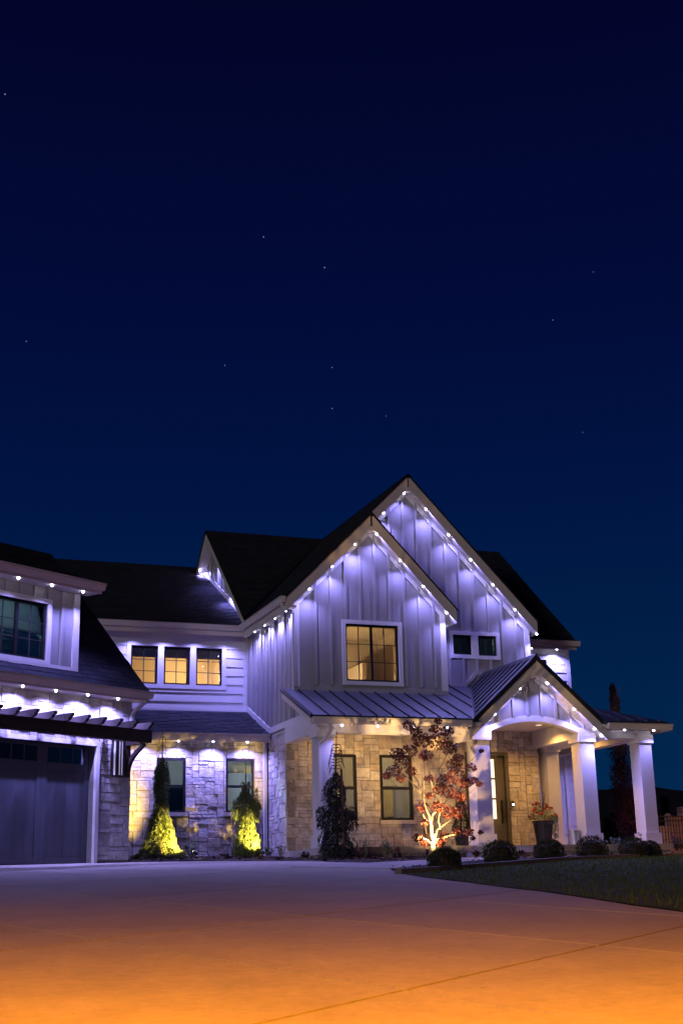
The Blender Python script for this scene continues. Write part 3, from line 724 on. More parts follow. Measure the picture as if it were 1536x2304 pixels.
# --- right wall F (back right block)
FF_ = FM(33.46)
fw0 = FF_.px(1216, 1483); fw1 = FF_.px(1229, 1500)
HF = (fw1[0] - .62, fw1[0], fw0[1] - .95, fw0[1] - .02)
lap_wall(FF_, 17.0, 19.70, 1.0, 6.95, [(HF[0] - .09, HF[1] + .09, HF[2] - .09, HF[3] + .09)])
window(FF_, *HF, kind='fixed', cols=1, rows=1, trim=.09, label='lit window peeking above the porch roof')
room(FF_, 17.3, 19.3, .3, 2.6, 4.6, 6.9, 'room', 30)
board(FF_, 19.60, 19.73, -.034, .0, 1.0, 6.95, 'corner_board')
mb = MB(); mb.rtube([FF_.P(FF_.px(1266, 1700)[0], -.08, 3.95), FF_.P(FF_.px(1266, 1700)[0], -.08, 1.05)], .09, .07, (1, 0, 0)); mb.build('downspout', 'white', HOUSE)
mb = MB(); mb.prism(FLW(19.55), [(33.6, 1.0), (41.5, 1.0), (41.5, 6.9), (RY, RZ - .35), (33.6, 6.9)], 0, .14); mb.build('side_wall', 'lap', HOUSE)

# --- main shingle roofs
roof([(9.68, 29.70), (9.68, EY + .3), (AX, EY + .3 + (AX - 9.68) * 1.13), (AX, 29.70)], zleft, (1, 0), .40, seed=1)
roof([(AX + .002, 30.66), (AX + .002, EY + 3.0), (DX, RY + .0), (DX, 30.66)], zleft, (1, 0), .40, seed=2)
roof([(AX, 29.70), (AX, 30.94), (14.34, 30.94), (14.34, 29.70)], lambda x, y: AZ - 1.05 * (x - AX), (-1, 0), .40, seed=3)
roof([(DX, 30.66), (DX, RY), (17.22, EY + .8), (17.22, 30.66)], lambda x, y: DZ - 1.05 * (x - DX), (-1, 0), .40, seed=4)
roof([(9.68, EY + .25), (9.68, RY), (DX + .0, RY), (9.7, EY + .26)], lambda x, y: zmain(x, y) + .002, (0, 1), .30, seed=5)
roof([(DX + .01, RY), (19.85, RY), (19.85, EY - .1), (16.6, EY - .1)], zmain, (0, 1), .26, seed=6)
roof([(9.68, RY + .002), (9.68, 41.6), (19.85, 41.6), (19.85, RY + .002)], lambda x, y: RZ - EPIT * (y - RY), (0, -1), .30, tabs=False)
for (xx, zz, y0) in ((AX, AZ, 29.705), (DX, DZ, 30.665)):      # small flat return under each ridge
    mb = MB(); mb.prism(FM(y0), [(xx - .13, zz - .50), (xx + .13, zz - .50), (xx + .06, zz - .38), (xx - .06, zz - .38)], 0, .28); mb.build('ridge_return', 'fascia', HOUSE)
gutter((9.68, 29.72, 7.09), (9.68, EY + .25, 7.09), (-1, 0))
gutter((17.23, EY - .1, zmain(0, EY - .1) - .01), (19.88, EY - .1, zmain(0, EY - .1) - .01), (0, -1))
mb = MB(); mb.box(IDF, 9.70, XL, 29.75, EY + .3, 6.86, 6.90); mb.build('soffit', 'fascia', HOUSE)
mb = MB(); mb.box(IDF, 17.05, 19.80, EY - .08, 33.46, 6.93, 6.965); mb.build('soffit', 'fascia', HOUSE)
# ridge caps
for p0, p1 in (((9.68, RY, RZ), (19.85, RY, RZ)), ((DX, 30.66, DZ), (DX, RY, DZ)), ((AX, 29.7, AZ), (AX, 30.9, AZ))):
    mb = MB(); p0, p1 = Vector(p0), Vector(p1); d = (p1 - p0).normalized(); o = Vector((-d.y, d.x, 0)) * .12
    mb.hexa([p0 - o + Vector((0, 0, -.1)), p0 + Vector((0, 0, .02)), p0 + o + Vector((0, 0, -.1))], [p1 - o + Vector((0, 0, -.1)), p1 + Vector((0, 0, .02)), p1 + o + Vector((0, 0, -.1))]); mb.build('ridge_cap', 'shingle', HOUSE)

# --- middle wing G (lap siding above, stone H below)
FGw = FM(gG)
gw = [(295, 1451, 354, 1538), (369, 1455, 427, 1541), (441, 1458, 499, 1545)]
GH = []
for (a, b, c, d) in gw:
    p, q = FGw.px(a, b), FGw.px(c, d); GH.append((p[0], q[0], 5.535, 6.565))
tr = (GH[0][0] - .11, GH[2][1] + .11, 5.535 - .11, 6.565 + .11)
lap_wall(FGw, 3.2, XL - .001, 4.84, 6.93, [tr])
for h in GH:
    w = window(FGw, *h, kind='fixed', cols=2, rows=3, trim=0, blind=[.22], label='lit window with black grid and raised blind in the middle wing')
for q in ((tr[0], tr[1], 6.565, tr[3]), (tr[0], tr[1], tr[2], 5.535), (tr[0], GH[0][0], 5.535, 6.565), (GH[0][1], GH[1][0], 5.535, 6.565), (GH[1][1], GH[2][0], 5.535, 6.565), (GH[2][1], tr[1], 5.535, 6.565)):
    board(FGw, q[0], q[1], -.040, .08, q[2], q[3], 'casing')
room(FGw, 5.9, 9.9, .3, 3.4, 4.9, 7.4, 'room', 84, (1, .68, .32), (9.0, 2.3, 6.2))
for x in (7.62, 8.35): board(FGw, x, x + .14, .32, .36, 5.2, 6.9, 'drape_or_dark_board', 'darkroom')
board(FGw, XL - .115, XL - .003, -.034, -.002, 4.84, 6.93, 'corner_board')
board(FGw, 3.2, XL - .12, -.040, 0, 4.80, 4.90, 'skirt_board')
zGr = lambda x, y: 7.13 + .525 * (y - 33.68)
roof([(2.5, 33.68), (XL - .01, 33.68), (XL - .01, 39.6), (2.5, 39.6)], zGr, (0, 1), .30, seed=8)
roof([(2.5, 39.602), (XL - .01, 39.602), (XL - .01, 44), (2.5, 44)], lambda x, y: zGr(0, 39.6) - .525 * (y - 39.6), (0, -1), .30, tabs=False)
gutter((3.0, 33.68, 7.10), (9.78, 33.68, 7.10), (0, -1))
mb = MB(); mb.box(IDF, 3.0, XL - .04, 33.70, gG, 6.93, 6.965); mb.build('soffit', 'fascia', HOUSE)
# lower roof strip over the stone wall
roof([(4.6, 31.90), (XL - .04, 31.90), (XL - .04, 34.10), (4.6, 34.10)], lambda x, y: zHroof(y), (0, 1), .20, seed=9)
gutter((5.2, 31.90, 3.945), (9.90, 31.90, 3.945), (0, -1))
FH = FM(hH)
hw = [(353, 1706, 416, 1829), (508, 1708, 571, 1827)]
HH = [(FH.px(a, b)[0], FH.px(c, d)[0], 2.05, 3.376) for a, b, c, d in hw]
wH = wall_mesh(FH, 4.9, XL, lambda a: .4, lambda a: 3.83, HH, .2).build('stone_wall', 'mortar', HOUSE)
sills = [(h[0] - .06, h[1] + .06, h[2] - .09, h[2]) for h in HH]
ashlar(FH, 5.2, XL - .02, .86, 3.80, HH + sills, wH, seed=21)
for k, h in enumerate(HH):
    window(FH, *h, kind='hung', trim=0, pane='dglass', rec=-.02, bmat='shade', blind=[(.98 if k == 0 else .42), 0], label='black double hung window in the stone wall ' + ('with its blind lowered' if k == 0 else 'with its blind half raised'))
    if k == 0: board(FH, h[0] + .02, h[1] - .02, .13, .14, h[2] + .02, (h[2] + h[3]) / 2 - .03, 'drape_or_dark_board', 'black')  # black board added to hide the lit room and keep the pane dark
    board(FH, h[0] - .06, h[1] + .06, -.10, .1, h[2] - .09, h[2] - .001, 'sill', 'sill')
room(FH, 6.2, 9.7, .4, 3.0, 1.2, 3.7, 'darkroom', 600, (.62, .76, .95))  # lamp added to the dark room so the shades glow cool
mb = MB(); mb.box(IDF, 5.0, XL - .02, 31.92, hH, 3.79, 3.825); mb.build('soffit', 'fascia', HOUSE)
board(FH, 4.9, XL, -.05, .0, .4, .86, 'foundation', 'slab')
# stone return facing the garage
wS = wall_mesh(FS, 30.69, hH - .0, lambda a: .4, lambda a: 4.0, [], .2).build('stone_wall', 'mortar', HOUSE)
ashlar(FS, 30.72, hH - .10, .90, 3.96, [], wS, u=.085, seed=33)
board(FS, 30.64, hH - .05, -.05, .0, .4, .90, 'foundation', 'slab')
mb = MB(); xd = 9.86; mb.rtube([(xd, 32.14, 3.82), (xd, 32.14, .95)], .085, .07, (1, 0, 0)); mb.build('downspout', 'white', HOUSE)

# --- porch
FL = 1.02
FB = FM(30.72)
bw = [(10.92, 11.80), (12.44, 13.30)]
BH = [(a, b, 1.755, 3.36) for a, b in bw]
DH = (14.81, 16.02, FL, 3.47)
wB = wall_mesh(FB, XL, 16.95, lambda a: .6, lambda a: 4.05, BH + [DH], .2).build('stone_wall', 'mortar', HOUSE)
bs = [(h[0] - .06, h[1] + .06, h[2] - .10, h[2]) for h in BH]
ashlar(FB, XL - .03, 16.95, FL + .005, 4.02, BH + bs + [DH], wB, seed=44)
for k, h in enumerate(BH):
    window(FB, *h, kind='hung', trim=0, pane='dglass', rec=-.03, fw=.06, bmat='shade', blind=[.98, 0], curtain=[None, (0.0, .42)], label='black double hung porch window with blind, ' + ('beside the corner column' if k == 0 else 'behind the red maple'))
    board(FB, h[0] - .06, h[1] + .06, -.12, .1, h[2] - .10, h[2] - .001, 'sill', 'sill')
room(FB, 10.3, 13.9, .45, 3.0, 1.1, 3.9, 'darkroom', 520, (1, .70, .44))  # lamp added to the dark room so the blinds glow warm
# front door
mb = MB()
for q in ((14.81, 14.90, FL, 3.47), (15.93, 16.02, FL, 3.47), (14.90, 15.93, 3.38, 3.47)): mb.box(FB, q[0], q[1], -.07, .08, q[2], q[3])
dr = mb.build('front_door', 'door', HOUSE); dr['label'] = 'dark stained front door with three lit glass lites'
g0_, g1_ = 15.05, 15.66
mb = MB(); zl = [1.78, 2.29, 2.80, 3.30]
mb.box(FB, 14.90, g0_, .01, .06, FL, 3.38); mb.box(FB, g1_, 15.93, .01, .06, FL, 3.38); mb.box(FB, g0_, g1_, .01, .06, FL, 1.78); mb.box(FB, g0_, g1_, .01, .06, 3.30, 3.38)
for z in zl[1:3]: mb.box(FB, g0_, g1_, .01, .06, z - .022, z + .022)
mb.build('door_leaf', 'door', dr)
for z0, z1 in zip(zl[:-1], zl[1:]):
    m2 = MB(); m2.box(FB, g0_, g1_, .03, .045, z0 + (.022 if z0 > 1.8 else 0), z1 - (.022 if z1 < 3.2 else 0)); m2.build('door_lite', 'frosted', dr)
m2 = MB(); m2.box(FB, 15.80, 15.84, -.06, .0, 1.75, 2.25); m2.box(FB, 15.795, 15.845, -.02, .012, 1.68, 1.75); m2.build('door_handle', 'fix', dr)
dm = MB(); dm.box(FM(0), 15.0, 15.9, 29.75, 30.35, FL, FL + .025); tag(dm.build('door_mat', 'mat'), 'brown bristle door mat lying before the front door', 'door mat')
bx_, bz_ = FB.px(1150, 1811)
m2 = MB(); m2.box(FB, bx_ - .03, bx_ + .03, -.10, -.055, bz_ - .06, bz_ + .09); db = m2.build('doorbell', 'fix', HOUSE)
m2 = MB(); m2.lathe((bx_, 30.72 - .105, bz_), [(.024, -.024), (.024, .024)], 12); m2.build('bell_ring', 'bell', db)
# porch floor and ceiling
mb = MB(); mb.box(IDF, 9.86, 19.0, 27.95, 33.4, FL - .16, FL); mb.build('porch_floor', 'slab', HOUSE)
mb = MB(); mb.box(IDF, 9.92, 18.95, 28.02, 33.3, .3, FL - .16); mb.build('porch_footing', 'slab', HOUSE)
mb = MB(); mb.box(IDF, 13.4, 15.2, 27.55, 27.95, .5, FL - .17); mb.build('porch_step', 'slab', HOUSE)
mb = MB(); mb.box(IDF, 10.2, 18.6, 28.45, 33.4, 4.02, 4.06); mb.build('porch_ceiling', 'ceil', HOUSE)
def column(x0, x1, y0, y1, top=3.62, cap=.04, lab=None):
    mb = MB(); mb.box(IDF, x0, x1, y0, y1, FL + .0, top); c = mb.build('column', 'col', HOUSE)
    m = MB(); m.box(IDF, x0 - .045, x1 + .045, y0 - .045, y1 + .045, FL + .001, FL + .27); m.build('plinth', 'col', c)
    m = MB(); m.box(IDF, x0 - .045, x1 + .045, y0 - .045, y1 + .045, 3.49, 3.70); m.build('capital', 'white', c)
    return c
cy0, cy1 = 28.25, 28.68
cols = [(9.93, 10.31), (13.90, 14.30), (16.79, 17.18), (18.48, 18.84)]
for c in cols: column(c[0], c[1], cy0, cy1)
column(17.10, 17.45, 30.50, 30.90)
FE = FM(28.25)
zb0 = 3.60
board(FE, 9.92, 13.88, .0, .36, zb0, 3.93, 'porch_beam'); board(FE, 17.2, 18.85, .0, .36, zb0, 3.93, 'porch_beam')
mb = MB(); mb.box(IDF, 9.925, 10.28, 28.62, 30.68, zb0 - .002, 4.01); mb.build('porch_beam', 'white', HOUSE)
mb = MB(); mb.box(IDF, 16.80, 17.15, 28.62, 30.70, zb0 - .002, 4.01); mb.build('porch_beam', 'white', HOUSE)
mb = MB(); mb.box(IDF, 17.12, 17.44, 30.52, 33.4, zb0 - .004, 4.01); mb.build('porch_beam', 'white', HOUSE)
mb = MB(); mb.box(IDF, 18.50, 18.82, 28.62, 33.4, zb0 - .002, 4.01); mb.build('porch_beam', 'white', HOUSE)
mb = MB(); mb.box(IDF, 13.92, 14.26, 28.62, 30.70, zb0 + .05, 4.01); mb.build('porch_beam', 'white', HOUSE)
# entry gable with arched opening
EX, EZ, EP = 15.56, 5.55, .885
arch = lambda a: 3.70 + .275 * max(0, 1 - ((a - 15.545) / 1.235) ** 2) if 14.31 < a < 16.78 else 3.701
topE = lambda a: EZ - .40 - EP * abs(a - EX)
pE = wall_mesh(FE, 13.92, 17.16, arch, topE, [], .16, [EX, 14.3101, 16.7799], .12).build('batten_wall', 'siding', HOUSE)
battens(FE, [EX + .39 * k for k in (-3.45, -2.45, -1.45, -.45, .55, 1.55, 2.55, 3.55)], lambda a: arch(a) + .12, lambda a: topE(a) - .02, [], pE)
mb = MB(); n = 28
for i in range(n):
    a, b = 14.31 + 2.47 * i / n + (1e-4 if i == 0 else 0), 14.31 + 2.47 * (i + 1) / n - (1e-4 if i == n - 1 else 0)
    mb.prism(FE, [(a, arch(a) - .012), (b, arch(b) - .012), (b, arch(b) + .13), (a, arch(a) + .13)], -.03, .20)
mb.prism(FE, [(13.90, 3.70), (14.31, 3.70), (14.31, 3.83), (13.90, 3.83)], -.03, .2); mb.prism(FE, [(16.78, 3.70), (17.18, 3.70), (17.18, 3.83), (16.78, 3.83)], -.03, .2)
mb.build('arch_board', 'white', HOUSE)
board(FE, 13.89, 14.03, -.029, 0, 3.83, topE(13.96), 'corner_board'); board(FE, 17.05, 17.19, -.029, 0, 3.83, topE(17.12), 'corner_board')
frieze(FE, (13.92, topE(13.92)), (EX, topE(EX)), .13); frieze(FE, (EX + .001, topE(EX)), (17.16, topE(17.16)), .13)
# standing seam roofs
def metal(poly, zf, seams, T=.24, soff=True):
    mb = MB(); mb.vpoly(poly, lambda x, y: zf(x, y), lambda x, y: zf(x, y) - .035); r = mb.build('metal_roof', 'metal', HOUSE)
    if soff:
        mb = MB(); mb.vpoly(poly, lambda x, y: zf(x, y) - .10, lambda x, y: zf(x, y) - T); mb.build('soffit', 'fascia', r)
        mb = MB(); mb.vpoly([(x, y) for x, y in poly], lambda x, y: zf(x, y) - .037, lambda x, y: zf(x, y) - .099); mb.build('drip_edge', 'metaledge', r)
    for (x0, y0, x1, y1) in seams:
        p0, p1 = Vector((x0, y0, zf(x0, y0))), Vector((x1, y1, zf(x1, y1))); d = (p1 - p0).normalized(); o = Vector((-d.y, d.x, 0)).normalized() * .011; u = Vector((0, 0, .038))
        m = MB(); m.hexa([p0 - o, p0 + o, p1 + o, p1 - o], [p0 - o + u, p0 + o + u, p1 + o + u, p1 - o + u]); m.build('seam', 'metaledge', r)
    return r
SY, SZ, SP = 27.85, 3.94, .415
zshed = lambda x, y: SZ + SP * (y - SY)
zEl = lambda x, y: EZ - EP * (EX - x)
zEr = lambda x, y: EZ - EP * (x - EX)
vx = lambda y: EX - (EZ - zshed(0, y)) / EP          # valley on the left of the entry gable
s1 = [(9.66 + .40 * k, SY, 9.66 + .40 * k, 29.96) for k in range(0, 11)]
s1 += [(x, SY + max(0, (zEl(x, 0) - SZ) / SP) + .06, x, 30.92) for x in (14.18, 14.55)]
metal([(9.64, SY), (vx(SY), SY), (vx(30.95), 30.94), (XL + 2, 30.94), (9.64, 30.04)], zshed, [q for q in s1 if q[3] > q[1]], .20, False)
mb = MB(); mb.vpoly([(9.66, SY + .02), (vx(SY) + .2, SY + .02), (vx(SY) + .2, 28.3), (9.66, 28.3)], lambda x, y: zshed(x, y) - .10, lambda x, y: zshed(x, y) - .20); mb.build('soffit', 'fascia', HOUSE)
mb = MB(); mb.vpoly([(9.645, SY + .02), (9.70, SY + .02), (9.70, 30.02), (9.645, 30.02)], lambda x, y: zshed(x, y) - .037, lambda x, y: zshed(x, y) - .22); mb.build('rake_board', 'fascia', HOUSE)
mb = MB(); mb.vpoly([(9.70, 28.3), (9.95, 28.3), (9.95, 30.0), (9.70, 30.0)], lambda x, y: zshed(x, y) - .16, lambda x, y: zshed(x, y) - .20); mb.build('soffit', 'fascia', HOUSE)
mb = MB(); mb.box(IDF, 9.64, vx(SY) + .1, SY - .025, SY + .02, SZ - .07, SZ - .005); mb.build('drip_edge', 'metaledge', HOUSE)
mb = MB(); mb.box(IDF, 9.625, 9.644, SY - .025, 30.04, 3.80, 3.81)
mb = MB(); mb.vpoly([(9.618, SY - .02), (9.643, SY - .02), (9.643, 30.04), (9.618, 30.04)], lambda x, y: zshed(x, y) + .012, lambda x, y: zshed(x, y) - .07); mb.build('drip_edge', 'metaledge', HOUSE)
mb = MB(); mb.prism(FS, [(28.3, 3.93), (30.0, 3.93), (30.0, zshed(0, 30.0) - .18), (28.3, zshed(0, 28.3) - .18)], -.0, .1); mb.build('batten_wall', 'siding', HOUSE)
gutter((9.66, SY - .01, SZ - .075), (13.62, SY - .01, SZ - .075), (0, -1))
# entry gable roof
EYF = 27.95
sl = [(EX - .02, y, max(13.68, vx(y) + .05), y) for y in np.arange(EYF + .28, 30.9, .335)]
metal([(EX, EYF), (EX, 30.94), (13.63, 30.94), (13.63, EYF)], zEl, sl, .40)
metal([(EX + .001, EYF), (17.40, EYF), (17.40, 30.94), (EX + .001, 30.94)], zEr, [(EX + .02, y, 17.38, y) for y in np.arange(EYF + .28, 30.9, .335)], .40)
mb = MB(); mb.hexa([(EX - .13, EYF - .01, EZ - .10), (EX, EYF - .01, EZ + .045), (EX + .13, EYF - .01, EZ - .10)], [(EX - .13, 30.93, EZ - .10), (EX, 30.93, EZ + .045), (EX + .13, 30.93, EZ - .10)]); mb.build('ridge_cap', 'metaledge', HOUSE)
mb = MB(); mb.prism(FM(EYF + .002), [(EX - .16, EZ - .52), (EX + .16, EZ - .52), (EX + .08, EZ - .40), (EX - .08, EZ - .40)], 0, .3); mb.build('ridge_return', 'fascia', HOUSE)
for sgn in (-1, 1):   # dark metal rake edge
    mb = MB(); xe = 13.61 if sgn < 0 else 17.42
    mb.prism(FM(EYF), [(EX, EZ + .01), (xe, EZ - EP * abs(xe - EX) + .01), (xe, EZ - EP * abs(xe - EX) - .13), (EX, EZ - .13)], -.03, -.001); mb.build('drip_edge', 'metaledge', HOUSE)
gutter((13.63, 28.9, zEl(13.63, 0) - .09), (13.63, EYF + .02, zEl(13.63, 0) - .09), (-1, 0))
# right porch hip roof
HX = 19.16
zhf = lambda x, y: SZ + .03 + .38 * (y - SY); zhr = lambda x, y: SZ + .03 + .38 * (HX - x)
xv = EX + (EZ - (SZ + .03)) / EP
metal([(xv, SY), (HX, SY), (17.06, SY + 2.1), (17.06, 30.2), (16.5, 29.0)], zhf, [(x, SY, x, SY + min(2.1, HX - x) - .02) for x in (17.75, 18.15, 18.55, 18.95)], .20)
metal([(HX, SY + .001), (HX, 33.4), (17.06, 33.4), (17.06, SY + 2.102)], zhr, [(HX, y, 17.1, y) for y in np.arange(30.2, 33.3, .4)], .20)
gutter((17.35, SY - .01, SZ - .05), (HX + .02, SY - .01, SZ - .05), (0, -1)); gutter((HX + .01, SY, SZ - .05), (HX + .01, 33.4, SZ - .05), (1, 0))
mb = MB(); mb.box(IDF, 17.2, HX - .02, SY + .02, 28.3, 3.80, 3.83); mb.build('soffit', 'fascia', HOUSE)
mb = MB(); mb.box(IDF, 18.82, HX - .02, 28.3, 33.4, 3.80, 3.83); mb.build('soffit', 'fascia', HOUSE)
# downspouts with swan necks
gp_ = lambda x, y, yy: Vector(PY(x, y, yy))
mb = MB(); mb.rtube([(10.02, SY - .06, 3.76), (10.10, SY - .02, 3.70), (10.12, SY + .06, 3.60), (10.06, SY + .20, 3.45), (9.98, 28.17, 3.34), (9.96, 28.19, 3.20), (9.96, 28.19, 1.20), (9.90, 28.05, 1.05)], .075, .06, (1, 0, 0)); mb.build('downspout', 'white', HOUSE)
mb = MB(); mb.rtube([(9.61, 29.85, 6.95), (9.62, 29.86, 6.87), (9.80, 29.88, 6.78), (9.92, 29.90, 6.70), (9.92, 29.92, 6.5), (9.92, 29.92, 4.9)], .07, .06, (0, 1, 0)); mb.build('downspout', 'white', HOUSE)

# ================================================================== GARAGE WING (turned 31 degrees)
gz0 = .60
gC = (-5.9, -1.0, gz0, 3.075)               # door opening
HG = gC
wG = wall_mesh(FG, -8.5, 0, lambda a: gz0, lambda a: 4.15, [HG], .25).build('stone_wall', 'mortar', HOUSE)
ashlar(FG, -8.4, 0, .80, 4.13, [(gC[0] - .10, gC[1] + .10, .5, 3.17)], wG, u=.09, seed=55)
mb = MB(); mb.prism(Fr(G0, GY, tuple(-np.array(GX))), [(0.001, gz0), (6.5, gz0), (6.5, 4.15), (2.99, 7.6), (0.001, 4.15)], 0.0, .12); mb.build('side_wall', 'lap', HOUSE)
for q in ((gC[0] - .10, gC[1] + .10, 3.075, 3.17), (gC[1], gC[1] + .09, gz0, 3.075), (gC[0] - .09, gC[0], gz0, 3.075)): board(FG, q[0], q[1], -.075, .16, q[2], q[3], 'door_casing')
board(FG, -.98 + .0, -.955, .02, .05, 1.98, 2.13, 'keypad', 'fix') if False else None
# garage door: panels, rails and lites
mb = MB(); mb.box(FG, gC[0], gC[1], .17, .20, gz0, 3.075); gd = mb.build('garage_door', 'garage', HOUSE); gd['label'] = 'grey carriage style garage door with a row of dark lites'
pw = (gC[1] - gC[0]) / 4
for k in range(4):
    x0, x1 = gC[0] + k * pw, gC[0] + (k + 1) * pw; st = .13
    for q in ((x0, x0 + st, .72, 3.07), (x1 - st, x1, .72, 3.07), (x0 + st, x1 - st, 2.56, 2.70), (x0 + st, x1 - st, .72, .86), (x0 + st, x1 - st, 3.02, 3.07)):
        m = MB(); m.box(FG, q[0] + .002, q[1] - .002, .142, .17, q[2], q[3]); m.build('door_rail', 'garage', gd)
    for i in range(4):   # boards of the lower panel
        b0 = x0 + st + (pw - 2 * st) * i / 4; m = MB(); m.box(FG, b0 + .0015, b0 + (pw - 2 * st) / 4 - .0015, .162, .171, .865, 2.555); m.build('door_board', 'garage', gd)
    lw = (pw - 2 * st) / 3
    for i in range(3):
        a = x0 + st + lw * i; m = MB(); m.box(FG, a + .012, a + lw - .012, .158, .166, 2.71, 3.01); m.build('door_lite', 'lite', gd)
        m = MB(); m.box(FG, a + .012, a + lw - .012, .167, .1695, 2.71, 3.01); m.build('door_lite_backing', 'black', gd)
        if i: m = MB(); m.box(FG, a - .012, a + .012, .150, .17, 2.70, 3.02); m.build('door_muntin', 'garage', gd)
# garage roof, eave, dormer
GP = 1.07
zga = lambda a, d: 4.27 + GP * (d + .45)
roof([(-8.6, -.45), (.10, -.45), (.10, 2.99), (-8.6, 2.99)], zga, (0, 1), .16, fr=FG, seed=12)
roof([(-8.6, 2.992), (.10, 2.992), (.10, 6.6), (-8.6, 6.6)], lambda a, d: zga(0, 2.99) - GP * (d - 2.99), (0, -1), .22, tabs=False, fr=FG)
nGY = (-GY[0], -GY[1])
gutter(FG.P(-8.6, -.45, 4.24), FG.P(.13, -.45, 4.24), nGY)
mb = MB(); mb.box(FG, -8.5, .08, -.44, .0, 4.08, 4.115); mb.build('soffit', 'fascia', HOUSE)
board(FG, -8.5, .09, -.46, -.43, 4.06, 4.20, 'fascia_board', 'fascia')
e = [FG.P(.02, -.42, 4.12), FG.P(.02, -.40, 4.05), FG.P(-.02, -.12, 3.88), FG.P(-.03, -.06, 3.78), FG.P(-.03, -.06, 3.55)]
mb = MB(); mb.rtube(e, .075, .06, (GX[0], GX[1], 0)); mb.build('downspout', 'white', HOUSE)
hd = -.19; FDm = Fr(G0 + np.array(GY) * hd, GX, GY)
dw_ = (-3.95, -2.53, 4.66, 5.82); zdt = 6.16
pDm = wall_mesh(FDm, -6.0, -1.73, lambda a: 4.50, lambda a: zdt, [dw_], .12).build('batten_wall', 'siding', HOUSE)
battens(FDm, [-1.73 - .06 - .36 * k for k in range(1, 12)], lambda a: 4.6, lambda a: zdt, [(dw_[0] - .1, dw_[1] + .1, dw_[2] - .1, dw_[3] + .1)], pDm)
board(FDm, -1.86, -1.70, -.03, 0, 4.50, zdt, 'corner_board'); board(FDm, -6.0, -1.70, -.034, -.0305, 4.50, 4.60, 'skirt_board')
mb = MB(); mb.prism(Fr(G0 + np.array(GX) * -1.73, GY, tuple(-np.array(GX))), [(hd, 4.5), (hd, zdt), (3.0, 7.6), (2.6, 7.3)], 0, .1); mb.build('dormer_side_wall', 'siding', HOUSE)
window(FDm, *dw_, kind='slider', cols=2, rows=3, pane='dglass', bmat='shade', blind=[.5, .5], label='dark sliding window with black grid in the garage dormer')
room(FDm, -4.3, -2.2, .3, 2.0, 4.4, 6.1, 'darkroom', 330, (.34, .66, .85))  # teal lamp added to the dark room so the shades glow
zdo = lambda a, d: 6.36 + .44 * (d - (hd - .42))
roof([(-6.2, hd - .42), (-1.46, hd - .42), (-1.46, 3.0), (-6.2, 3.0)], zdo, (0, 1), .16, fr=FG, seed=14)
gutter(FG.P(-6.2, hd - .42, 6.33), FG.P(-1.44, hd - .42, 6.33), nGY)
mb = MB(); mb.box(FG, -6.1, -1.48, hd - .41, hd, 6.155, 6.185); mb.build('soffit', 'fascia', HOUSE)
board(FG, -6.1, -1.47, hd - .43, hd - .40, 6.14, 6.29, 'fascia_board', 'fascia')
flush_stones()

# pergola over the garage door
PG = empty('garage_pergola', FG.P(-3.2, -.4, 3.15), 'dark stained wooden pergola with notched rafters above the garage door', 'pergola')
mb = MB(); mb.box(FG, -6.9, -.10, -.76, -.60, 3.15, 3.405); mb.build('main_beam', 'beam', PG)
for k in range(16):
    a = -.30 - .4275 * k
    if a < -6.8: break
    mb = MB(); mb.prism(Fr(G0 + np.array(GX) * a, GY, GX), [(-.02, 3.405), (-.86, 3.405), (-.90, 3.43), (-.93, 3.475), (-.985, 3.49), (-.985, 3.545), (-.02, 3.545)], -.04, .04); mb.build('rafter', 'beam', PG)
for a in (-.20, -6.7):
    fb = Fr(G0 + np.array(GX) * a, GY, GX)
    mb = MB(); mb.prism(fb, [(-.15, 2.48), (-.065, 2.48), (-.065, 3.25), (-.15, 3.25)], -.075, .075); mb.build('bracket_post', 'beam', PG)
    mb = MB(); mb.prism(fb, [(-.15, 3.13), (-.59, 3.13), (-.59, 3.27), (-.15, 3.27)], -.07, .07); mb.build('bracket_arm', 'beam', PG)
    mb = MB(); n = 9; o_, i_ = [], []
    for i in range(n + 1):
        t = i / n; d = -.15 - .47 * t ** 1.35; z = 2.66 + .47 * t ** .62; o_.append((d, z)); i_.append((d - .035 - .05 * t * (1 - t), z - .085 + .05 * (t)))
    for i in range(n): mb.prism(fb, [o_[i], o_[i + 1], i_[i + 1], i_[i]], -.045, .045)
    mb.build('bracket_brace', 'beam', PG)
# wall sconce
sa0, sa1 = -.61, -.37
SCN = empty('wall_sconce', FG.P(-.49, -.12, 2.46), 'tall bronze box wall sconce with frosted strips beside the garage door', 'sconce')
mb = MB(); mb.box(FG, sa0 + .05, sa1 - .05, -.10, -.055, 2.50, 3.22); mb.build('back_plate', 'fix', SCN)
mb = MB()
for a0, a1, d0, d1 in ((sa0, sa0 + .035, -.25, -.215), (sa1 - .035, sa1, -.25, -.215), (sa0, sa0 + .035, -.125, -.09), (sa1 - .035, sa1, -.125, -.09)): mb.box(FG, a0, a1, d0, d1, 2.50, 3.22)
mb.box(FG, sa0, sa1, -.25, -.09, 2.46, 2.50); mb.box(FG, sa0, sa1, -.25, -.09, 3.22, 3.26); mb.build('cage', 'fix', SCN)
mb = MB(); mb.box(FG, sa0 + .036, sa1 - .036, -.243, -.095, 2.502, 3.218); mb.build('frosted_shade', 'pale', SCN)
for a0, a1 in ((sa0 + .036, sa0 + .066), (sa1 - .066, sa1 - .036), ((sa0 + sa1) / 2 - .014, (sa0 + sa1) / 2 + .014)):
    mb = MB(); mb.box(FG, a0, a1, -.252, -.2435, 2.502, 3.218); mb.build('shade_bar', 'fix', SCN)

